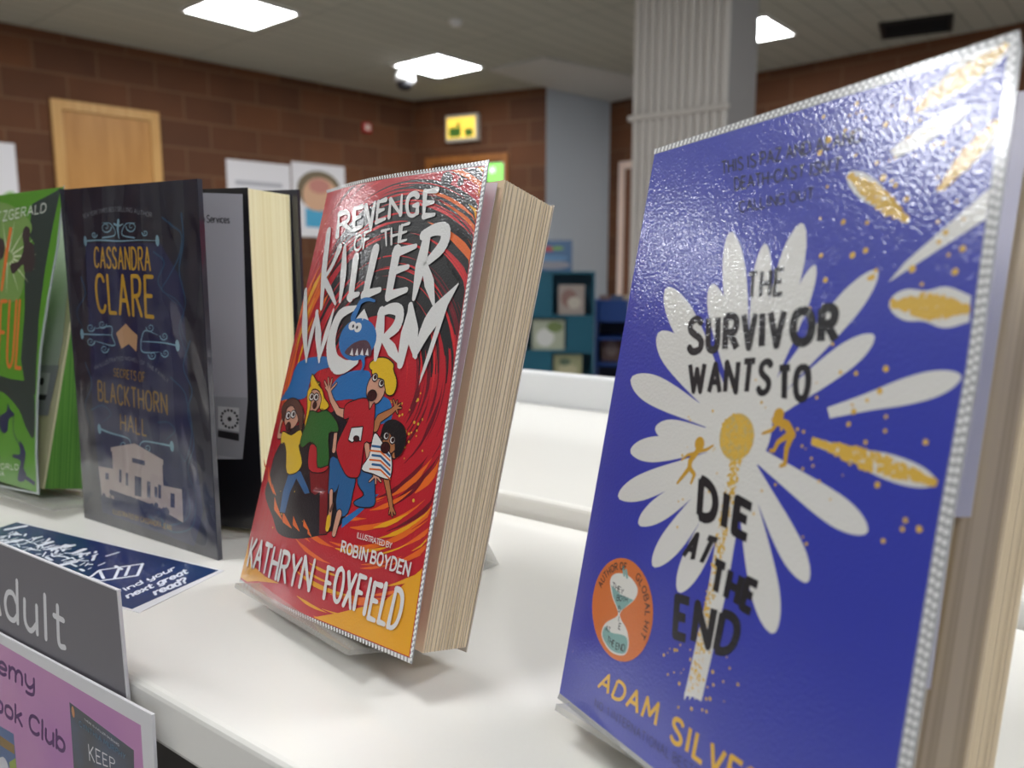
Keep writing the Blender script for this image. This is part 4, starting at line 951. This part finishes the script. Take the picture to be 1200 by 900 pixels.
# ---- flyer lying on the shelf
def flyer():
    z = SHELF_Z + .0004
    c = [on_z(21, 611.5, z), on_z(262.5, 668.6, z), on_z(163, 718, z)]; O = c[2]; r = (c[1] - c[0]).normalized()
    Wd = (c[1] - c[0]).length; e = c[1] - c[2]; u = (e - r * e.dot(r)); Ht = u.length
    M = frame(O, r, u.normalized()); M.translation = O
    root = tag(bpy.data.objects.new('flyer', None), 'navy flyer with white lettering lying flat on the white shelf', 'flyer'); COL.objects.link(root); root.matrix_world = M
    S = Sheet(M, root, step=.000013)
    q = S.P([(21, 611.5), (262.5, 668.6), (163, 718)]); q.append(q[0] + (q[2] - q[1]) + Vector((.002, 0)))
    card = S.slab('card', q, mat('flyer_white', (226, 226, 230), .35, coat=.4), th=.0003)
    def out(n, k, m): S.n += 1; S.out(n, k, m, S.n, card)
    def mp(a, b): a = a + 0.0; return (q[3] * (1 - a) + q[2] * a) * (1 - b) + (q[0] * (1 - a) + q[1] * a) * b
    k = Ink(); k.poly([mp(.0, .02), mp(.965, .02), mp(.985, .98), mp(.0, .985)]); out('navy_print', k, ramp_tex(mat('flyer_navy', (22, 44, 100), .3, coat=.5), 'ShaderNodeTexNoise', 9, (20, 38, 96), (24, 66, 104), .35, .7))
    k = Ink(); Z = lay(0, 580, 4.2857)
    for st, qd in [('Find your', [(560, 492), (868, 357), (886, 376), (590, 500)]), ('next great', [(618, 502), (930, 370), (950, 392), (640, 522)]), ('read?', [(755, 482), (925, 412), (950, 438), (778, 506)])]:
        S.line(k, st, [Z(*p) for p in qd], .19, caps=True, gap=.2, slant=.1)
    rnd = random.Random(9)
    for pts in [[(450, 415), (500, 378), (716, 346), (690, 405), (500, 432), (460, 418)], [(500, 380), (520, 420)], [(650, 360), (630, 405)], [(600, 366), (575, 420)]]: k.stroke(S.P(pts, Z), .0016, True)
    for _ in range(90):
        t = rnd.random() ** .7; x, y = 560 - 560 * t + rnd.uniform(-40, 60), 360 - 150 * t + rnd.uniform(-60, 60) * (1 - .3 * t)
        p = S.px(*Z(x, y)); a_ = rnd.uniform(0, 3); l = rnd.uniform(.001, .004); dv = Vector((math.cos(a_), math.sin(a_)))
        lo, hi = mp(.03, .06), mp(.95, .92)
        if lo.x < p.x < hi.x and lo.y < p.y < hi.y: k.stroke([p - dv * l, p + dv * l], rnd.uniform(.0008, .002), True)
    for x, y, w in [(80, 165, 90), (60, 235, 90), (310, 262, 110), (400, 282, 40), (230, 245, 50), (340, 345, 70)]: k.stroke(S.P([(x - w / 2, y + 8), (x + w / 2, y - 8)], Z), .004, True)
    out('white_lettering', k, mat('flyer_ink_white', (220, 224, 234), .35))
flyer()

# ---- sign and poster fixed along the front of the shelf
def front_sheet(name, label, cat, off, loop, mcard, th):
    base = PA - DD * off
    M = frame((base.x, base.y, SHELF_Z), SD, (0, 0, 1))
    root = thing(name, label, cat, M); S = Sheet(M, root, step=.000013)
    card = S.slab('card', loop(S), mcard, th=th); return S, card
S, card = front_sheet('shelf_sign', 'grey card sign with thin white lettering along the shelf front', 'sign', .0022, lambda S: S.P([(-160, 572), (137.7, 691.7), (150.7, 830), (-160, 700)]), mat('sign_edge', (214, 212, 214), .5), .0012)
k = Ink(); k.poly(S.P([(-158, 574.5), (136.6, 692.6), (149, 829), (-158, 700)])); S.out('grey_print', k, mat('sign_grey', (112, 108, 114), .45), 1, card)
k = Ink(); S.line(k, 'dult', [(4, 672), (76, 709), (78, 765), (5, 724)], .12, gap=.3, caps=True); S.line(k, 'A', [(-20, 660), (1, 671), (2, 723), (-20, 710)], .12, caps=True); S.line(k, 'Young', [(-125, 607), (-40, 650), (-40, 699), (-125, 649)], .1, gap=.3, caps=True); S.out('sign_lettering', k, mat('sign_white', (226, 224, 226), .45), 2, card)
S, card = front_sheet('poster', 'pink poster with purple handwriting and a white border below the grey sign', 'poster', .0046, lambda S: S.P([(-160, 655), (0, 743), (178, 838), (183, 930), (196, 1140), (-160, 990)]), mat('poster_border', (222, 220, 222), .4, coat=.3), .0012)
k = Ink(); k.poly(S.P([(-160, 664), (0, 754), (165, 850), (168, 900), (178, 1100), (-160, 960)])); S.out('pink_print', k, ramp_tex(mat('poster_pink', (196, 130, 186), .4, coat=.3), 'ShaderNodeTexNoise', 7, (214, 150, 184), (176, 104, 176), .3, .7), 1, card)
Z = lay(0, 760, 6)
k = Ink(); S.line(k, 'Academy', [(-52, 740), (41, 788), (41, 812), (-52, 764)], .18, caps=True, gap=.2); S.line(k, 'Book Club', [(-18, 802), (77, 860), (77, 885), (-18, 825)], .18, caps=True, gap=.2)
S.out('poster_lettering', k, mat('poster_purple', (84, 30, 100), .45), 2, card)
k = Ink(); k.poly(S.P([Z(488, 376), Z(942, 716), Z(946, 1100), Z(530, 1000)])); S.out('pictured_cover', k, ramp_tex(mat('poster_navy', (20, 34, 58), .35, coat=.3), 'ShaderNodeTexNoise', 40, (12, 16, 28), (24, 52, 88), .35, .7), 2, card)
k = Ink(); k.poly(S.P([Z(-60, 510), Z(96, 600), Z(120, 860), Z(-60, 780)])); S.out('pictured_cover', k, mat('poster_blue', (78, 104, 150), .4), 2, card)
k = Ink(); k.poly(S.P([Z(-60, 570), Z(100, 680), Z(104, 745), Z(-60, 640)])); S.out('olive_band', k, mat('poster_olive', (140, 108, 48), .4), 3, card)
k = Ink(); k.poly(S.P([Z(65, 800), Z(110, 770), Z(118, 850), Z(70, 850)])); S.out('green_patch', k, mat('poster_lime', (150, 168, 60), .4), 4, card)
k = Ink(); S.line(k, 'KEEP', [Z(620, 668), Z(808, 776), Z(812, 850), Z(630, 790)], .1, caps=True, gap=.3); S.line(k, 'THERE IS A KILLER ON BOARD', [Z(592, 488), Z(840, 672), Z(840, 690), Z(594, 503)], .16, gap=.3); k.poly(crom(S.P([Z(-20, 790), Z(20, 760), Z(50, 800), Z(55, 850), Z(-10, 850)]), 3, True)); S.out('pale_lettering', k, mat('poster_pale', (214, 214, 220), .4), 5, card)
k = Ink(); S.line(k, 'CYNTHIA MURPHY', [Z(556, 502), Z(886, 744), Z(882, 784), Z(560, 545)], .13, gap=.3); S.out('teal_lettering', k, mat('poster_teal', (58, 110, 140), .4), 5, card)
k = Ink(); k.disc(S.px(*Z(515, 445)), .0014, .0028, 10); S.out('imprint_mark', k, mat('poster_mark', (206, 140, 90), .4), 5, card)

# ------------------------------------------------------------------ things on and by the walls
LN = Vector((LD.y, -LD.x, 0))                      # into the room from the left wall
m_pine = ramp_tex(mat('pine', (214, 166, 96), .5), 'ShaderNodeTexNoise', 2, (190, 142, 76), (206, 162, 98), .3, .7, stretch=(14, 14, 1))
m_pinedoor = ramp_tex(mat('pine_door', (196, 142, 70), .5), 'ShaderNodeTexNoise', 2, (170, 118, 54), (188, 136, 70), .3, .7, stretch=(10, 10, 1))
m_steel = mat('brushed_steel', (170, 170, 170), .35, metal=1)
def wall_door(name, M, w, h, mf, md):              # M: x along the wall, y into the wall
    root = bpy.data.objects.new(name, None); COL.objects.link(root); root.matrix_world = M; struct(root)
    f = .075
    bm = boxes((0, f, -.03, 0, 0, h), (w - f, w, -.03, 0, 0, h), (f, w - f, -.03, 0, h - f, h), bev=.004); struct(obj('door_frame', bm, mf, root))
    struct(obj('door_leaf', boxes((f, w - f, -.014, 0, .006, h - f - .004)), md, root))
    hb = bmesh.new(); box(hb, w - f - .11, w - f - .07, -.02, -.014, .95, 1.15); box(hb, w - f - .1, w - f - .08, -.06, -.02, 1.04, 1.06); box(hb, w - f - .2, w - f - .08, -.07, -.058, 1.04, 1.06)
    struct(obj('door_handle', hb, m_steel, root)); return root
def wl(x, y, P0=KC, D=LD):
    n = Vector((D.y, -D.x, 0)); p = on_plane(x, y, P0, n); return (p - P0).dot(D), p.z
def onwall(s_, z=0, P0=KC, D=LD): return Matrix.Translation(P0 + D * s_ + Vector((0, 0, z))) @ Matrix.Rotation(math.atan2(D.y, D.x), 4, 'Z')
s0, zt = wl(57.5, 115); s1, _ = wl(184.5, 129)
wall_door('door_1', onwall(s0), s1 - s0, zt, m_pine, m_pinedoor)
m_paper = mat('poster_paper', (222, 220, 222), .5)
def wall_poster(label, x0, y0, x1, y1):
    a, zt_ = wl(x0, y0); b, _ = wl(x1, y0); _, zb = wl(x0, y1)
    root = thing('wall_poster', label, 'poster', onwall(a, zb)); w, h = b - a, zt_ - zb
    sheet = obj('sheet', boxes((0, w, -.006, -.001, 0, h)), m_paper, root); n = [0]
    def shape(name, col, k):
        n[0] += 1; bm = bmesh.new(); V = [bm.verts.new((p[0] * w, -.006 - .0006 * n[0], p[1] * h)) for p in k.v]
        for f in k.f: bm.faces.new([V[i] for i in f])
        obj(name, bm, mat('wallprint_' + name, col, .5), sheet)
    return shape
sh = wall_poster('white poster of grey text on the brown block wall, left of the face drawing', 264.5, 186, 339, 330)
k = Ink()
for i in range(9): k.poly([(.12, .80 - i * .07), (.86 - .1 * (i % 3), .80 - i * .07), (.86 - .1 * (i % 3), .835 - i * .07), (.12, .835 - i * .07)])
sh('grey_text_lines', (168, 168, 174), k)
sh = wall_poster('white poster with a drawn face and blue top on the brown block wall', 341, 189, 403, 277)
k = Ink(); k.disc((.5, .64), .42, .27, 24); sh('drawn_hair', (112, 98, 74), k)
k = Ink(); k.disc((.52, .57), .34, .25, 24); k.poly([(.36, .36), (.36, .2), (.66, .2), (.66, .36)]); sh('drawn_face', (206, 164, 132), k)
k = Ink(); k.disc((.5, .7), .2, .1, 18); sh('drawn_blush', (190, 128, 116), k)
k = Ink(); k.poly([(.22, .4), (.22, .14), (.78, .12), (.8, .4), (.62, .36), (.4, .36)]); sh('drawn_blue_top', (74, 160, 196), k)
sh = wall_poster('white poster with a green shape on the wall left of the wooden door', -70, 160, 16, 300)
k = Ink(); k.poly(crom([Vector(p) for p in [(.1, .1), (.9, .2), (.98, .45), (.9, .58), (.6, .5), (.3, .6)]], 4, True)); sh('green_shape', (106, 168, 40), k)

# red call point on the left wall
s_, z_ = wl(428, 150)
root = thing('fire_call_point', 'small red call point on the brown block wall near the corner', 'alarm', onwall(s_, z_))
obj('housing', boxes((-.05, .05, -.045, -.001, -.05, .05), bev=.008), mat('alarm_red', (178, 32, 30), .4), root)
obj('push_plate', boxes((-.03, .03, -.048, -.0448, -.03, .03), bev=.001), mat('alarm_plate', (214, 196, 186), .4), root)

# dome camera under the ceiling
p = on_z(474, 79, CEIL)
root = thing('dome_camera', 'white dome camera hanging from the ceiling beside the middle light', 'camera', Matrix.Translation((p.x, p.y, CEIL)))
obj('mount', lathe(bmesh.new(), [(.085, 0), (.085, -.02), (.05, -.03), (.05, -.05), (.088, -.06), (.092, -.12), (.08, -.13)], 28), mat('camera_white', (226, 226, 224), .4), root, True)
obj('dome', lathe(bmesh.new(), [(.0785, -.128), (.07, -.165), (.045, -.19), (.012, -.2)], 28), mat('camera_dome', (40, 40, 44), .1), root, True)
# small ceiling sensor
p = on_z(534, 24, CEIL)
root = thing('smoke_detector', 'small pale detector on the ceiling in front of the middle light', 'detector', Matrix.Translation((p.x, p.y, CEIL)))
obj('base', lathe(bmesh.new(), [(.05, 0), (.05, -.012), (.046, -.016)], 24), mat('camera_white', (226, 226, 224), .4), root, True)
obj('sensor_head', lathe(bmesh.new(), [(.038, -.0155), (.034, -.035), (.015, -.04)], 24), mat('camera_white', (226, 226, 224), .4), root, True)
# dark open ceiling grille
a, b = on_z(1025, 28, CEIL), on_z(1038, 43, CEIL); c, d = on_z(1112, 15, CEIL), on_z(1122, 34, CEIL)
ctr = (a + b + c + d) / 4; ax = ((c + d) / 2 - (a + b) / 2); w_ = ax.length; h_ = ((b - a).length + (d - c).length) / 2
root = thing('ceiling_vent', 'black rectangular ceiling grille near the upper right corner', 'vent', Matrix.Translation((ctr.x, ctr.y, CEIL)) @ Matrix.Rotation(math.atan2(ax.y, ax.x), 4, 'Z'))
m_vent = mat('vent_black', (14, 12, 12), .7)
obj('grille_frame', boxes((-w_ / 2, w_ / 2, -h_ / 2, -h_ / 2 + .03, -.016, 0), (-w_ / 2, w_ / 2, h_ / 2 - .03, h_ / 2, -.016, 0), (-w_ / 2, -w_ / 2 + .03, -h_ / 2 + .03, h_ / 2 - .03, -.016, 0), (w_ / 2 - .03, w_ / 2, -h_ / 2 + .03, h_ / 2 - .03, -.016, 0)), m_vent, root)
obj('grille_slats', boxes((-w_ / 2 + .03, w_ / 2 - .03, -h_ / 2 + .03, h_ / 2 - .03, -.004, -.001), *[(-w_ / 2 + .03, w_ / 2 - .03, -h_ / 2 + .05 + i * .04, -h_ / 2 + .056 + i * .04, -.014, -.004) for i in range(int((h_ - .08) / .04))]), m_vent, root)

# back wall: lit exit sign, doorway below it with a green sign
BD = (K1 - KC).normalized()
a, zt = wl(525.5, 137, KC, BD); b, _ = wl(563, 137, KC, BD); _, zb = wl(525.5, 168, KC, BD)
root = thing('exit_sign', 'lit yellow and white exit sign box high on the back wall', 'exit sign', onwall(a, zb, KC, BD)); w, h = b - a, zt - zb
obj('housing', boxes((0, w, -.07, -.001, 0, h), bev=.008), mat('sign_case', (206, 200, 188), .4), root)
face = obj('lit_panel', boxes((.025, w - .025, -.074, -.0695, .03, h - .03)), emit('sign_glow', (240, 205, 80), 1.0), root)
bm = boxes((.05, w * .5, -.0756, -.0742, .045, h * .52), (w * .62, w - .05, -.0756, -.0742, .045, h * .45))
obj('running_figure', bm, emit('sign_green', (70, 110, 40), .35), face)
bm = bmesh.new(); lathe(bm, [(.022, -.0006), (.022, .0006)], 16, Matrix.Translation((w * .42, -.0750, h * .62)) @ Matrix.Rotation(R(90), 4, 'X')); obj('figure_head', bm, emit('sign_green', (70, 110, 40), .35), face)
a, zt = wl(500, 186, KC, BD); b, _ = wl(596, 180, KC, BD)
m_oak = ramp_tex(mat('orange_oak', (150, 92, 36), .5), 'ShaderNodeTexNoise', 2, (138, 84, 30), (166, 104, 44), .3, .7, stretch=(12, 12, 1))
wall_door('door_2', onwall(a, 0, KC, BD), b - a, zt, m_oak, mat('dark_door', (70, 42, 26), .5))
a, zt = wl(574, 193, KC, BD); b, _ = wl(591.5, 193, KC, BD); _, zb = wl(574, 214, KC, BD)
root = thing('exit_sign', 'small glowing green sign on the doorway behind the red paperback', 'exit sign', onwall(a, zb, KC, BD)); w, h = b - a, zt - zb
obj('housing', boxes((-.01, w + .01, -.05, -.0145, -.01, h + .01), bev=.004), mat('sign_case', (206, 200, 188), .4), root)
face = obj('lit_panel', boxes((0, w, -.054, -.0495, 0, h)), emit('green_glow', (130, 226, 96), 1.1), root)
obj('arrow_mark', boxes((w * .15, w * .5, -.0552, -.0541, h * .5, h * .8)), emit('green_pale', (206, 240, 216), 1.1), face)
# door in the recess, its pale edge showing left of the column
RDv = Vector((math.cos(R(-45)), math.sin(R(-45)), 0))
a, zt = wl(727, 190, K2, RDv); 
wall_door('door_3', onwall(a, 0, K2, RDv), 1.0, zt, ramp_tex(mat('pale_door_frame', (226, 200, 184), .5), 'ShaderNodeTexNoise', 2, (222, 194, 176), (232, 208, 194), .3, .7), mat('brown_door', (110, 70, 46), .5))

# ------------------------------------------------------------------ children's shelves across the room
m_teal = mat('teal_laminate', (16, 96, 120), .45); m_tealdark = mat('teal_inner', (8, 58, 78), .5)
YB = 6.0
def bookcase():
    a = at_depth(619, 318, YB); b = at_depth(696, 318, YB); w = b.x - a.x + .06; h = a.z
    M = yawframe((a.x - .05, YB + .02, 0), -6)
    root = thing('teal_bookcase', 'teal display bookcase with staggered cubbies across the room', 'bookcase', M)
    t = .02; dp = .32; rows = [(h - .33, h - t), (h - .60, h - .35), (h - .87, h - .62), (h - 1.14, h - .89)]
    obj('carcass', boxes((0, t, 0, dp, 0, h), (w - t, w, 0, dp, 0, h), (t, w - t, 0, dp, h - t, h), (t, w - t, dp - t, dp, 0, h - t), *[(t, w - t, 0, dp - t, r_[0] - .02, r_[0]) for r_ in rows]), m_teal, root)
    for i, r_ in enumerate(rows):                 # closed panel on alternating sides
        x0, x1 = ((t, w * .42) if i % 2 == 0 else (w * .62, w - t))
        obj('closed_panel', boxes((x0, x1, .004, .02, r_[0], r_[1])), m_teal, root)
    return root, w, h, rows, M
bk_root, bw, bh, brows, bM = bookcase()
def face_book(M, w, h, col, label, blobs, group=None, lean=8):
    root = thing('picture_book', label, 'book', M @ Matrix.Rotation(R(-lean), 4, 'X'), group)
    nm = '_'.join(str(int(c)) for c in col)
    obj('cover', boxes((0, w, 0, .003, 0, h)), mat('cover_' + nm, col, .3), root)
    obj('page_block', boxes((.002, w - .003, .003, .009, .003, h - .003)), m_page, root)
    obj('back_cover', boxes((0, w, .009, .012, 0, h)), mat('cover_' + nm, col, .3), root)
    for i, (cx, cy, rx, ry, c) in enumerate(blobs):
        bm = bmesh.new(); vs = [bm.verts.new((cx * w + rx * w * math.cos(6.283 * j / 20), -.0006 - .0004 * i, cy * h + ry * h * math.sin(6.283 * j / 20))) for j in range(20)]
        f = bm.faces.new(vs); obj('cover_picture', bm, mat('blob_' + '_'.join(map(str, c)), c, .35), root)
T = Matrix.Translation
face_book(bM @ T((bw * .50, .04, brows[0][0] + .0005)), .20, .23, (176, 160, 150), 'pale pinkish picture book in the top cubby of the teal bookcase', [(.4, .55, .3, .3, (150, 110, 100)), (.6, .4, .25, .2, (205, 196, 180))])
face_book(bM @ T((bw * .14, .04, brows[1][0] + .0005)), .25, .235, (190, 196, 170), 'white and green picture book in the second cubby of the teal bookcase', [(.4, .4, .28, .3, (232, 232, 226)), (.7, .75, .25, .18, (120, 140, 70))])
face_book(bM @ T((bw * .44, .04, brows[2][0] + .0005)), .22, .235, (176, 176, 132), 'yellowish picture book in the third cubby of the teal bookcase', [(.5, .5, .35, .18, (206, 200, 160)), (.4, .75, .2, .12, (90, 110, 84))])
face_book(bM @ T((.022, .10, brows[2][0] + .0005)), .09, .20, (150, 160, 170), 'grey narrow book at the left end of the teal bookcase third cubby', [(.5, .5, .3, .4, (120, 130, 150))])
face_book(bM @ T((bw * .16, .05, bh + .0005)), .29, .235, (60, 104, 150), 'blue picture book with red lettering standing on top of the teal bookcase', [(.5, .2, .46, .14, (150, 150, 160)), (.35, .72, .2, .08, (190, 50, 50)), (.62, .74, .16, .06, (120, 170, 70)), (.5, .42, .4, .1, (90, 140, 186))], lean=6)

def browser_bin():
    a = at_depth(697, 352, 6.2); b = at_depth(790, 352, 6.2); w = b.x - a.x; h = a.z - .0
    M = yawframe((a.x + .01, 6.25, 0), -8); m_b = mat('blue_laminate', (30, 74, 150), .45)
    root = thing('browser_bin', 'blue picture book browser between the teal bookcase and the blue daisy paperback', 'bookcase', M)
    obj('top_tray', boxes((0, w, 0, .018, h - .17, h), (0, w, .40, .418, h - .17, h), (0, .018, .018, .40, h - .17, h), (w - .018, w, .018, .40, h - .17, h), (.018, w - .018, .018, .40, h - .17, h - .152)), m_b, root)
    obj('side_panel', boxes((0, .02, .0, .41, 0, h - .171)), m_b, root); obj('side_panel', boxes((w - .02, w, .0, .41, 0, h - .171)), m_b, root)
    obj('back_panel', boxes((.021, w - .021, .39, .41, 0, h - .171)), mat('bin_dark', (16, 26, 50), .6), root)
    for z in (.1, .45, .66): obj('shelf_board', boxes((.021, w - .021, .02, .389, z, z + .02)), m_b, root)
    cols = [(150, 120, 110), (90, 110, 140), (196, 180, 150), (110, 70, 60), (120, 130, 90), (170, 150, 140)]
    names = ['dusty pink', 'slate blue', 'cream', 'brown', 'olive', 'beige']
    for i in range(6):
        face_book(M @ T((.03 + i * .095, .06 + .02 * (i % 3), h - .1515)), .085, .19, cols[i], names[i] + ' picture book standing in the blue browser tray', [(.5, .6, .3, .2, cols[(i + 2) % 6])], lean=2)
    for i in range(3):
        face_book(M @ T((.05 + i * .2, .20, .4705)), .16, .21, cols[(i + 3) % 6], names[(i + 3) % 6] + ' picture book face out on the shelf under the blue browser tray', [(.5, .5, .3, .3, cols[i])], lean=10)
browser_bin()
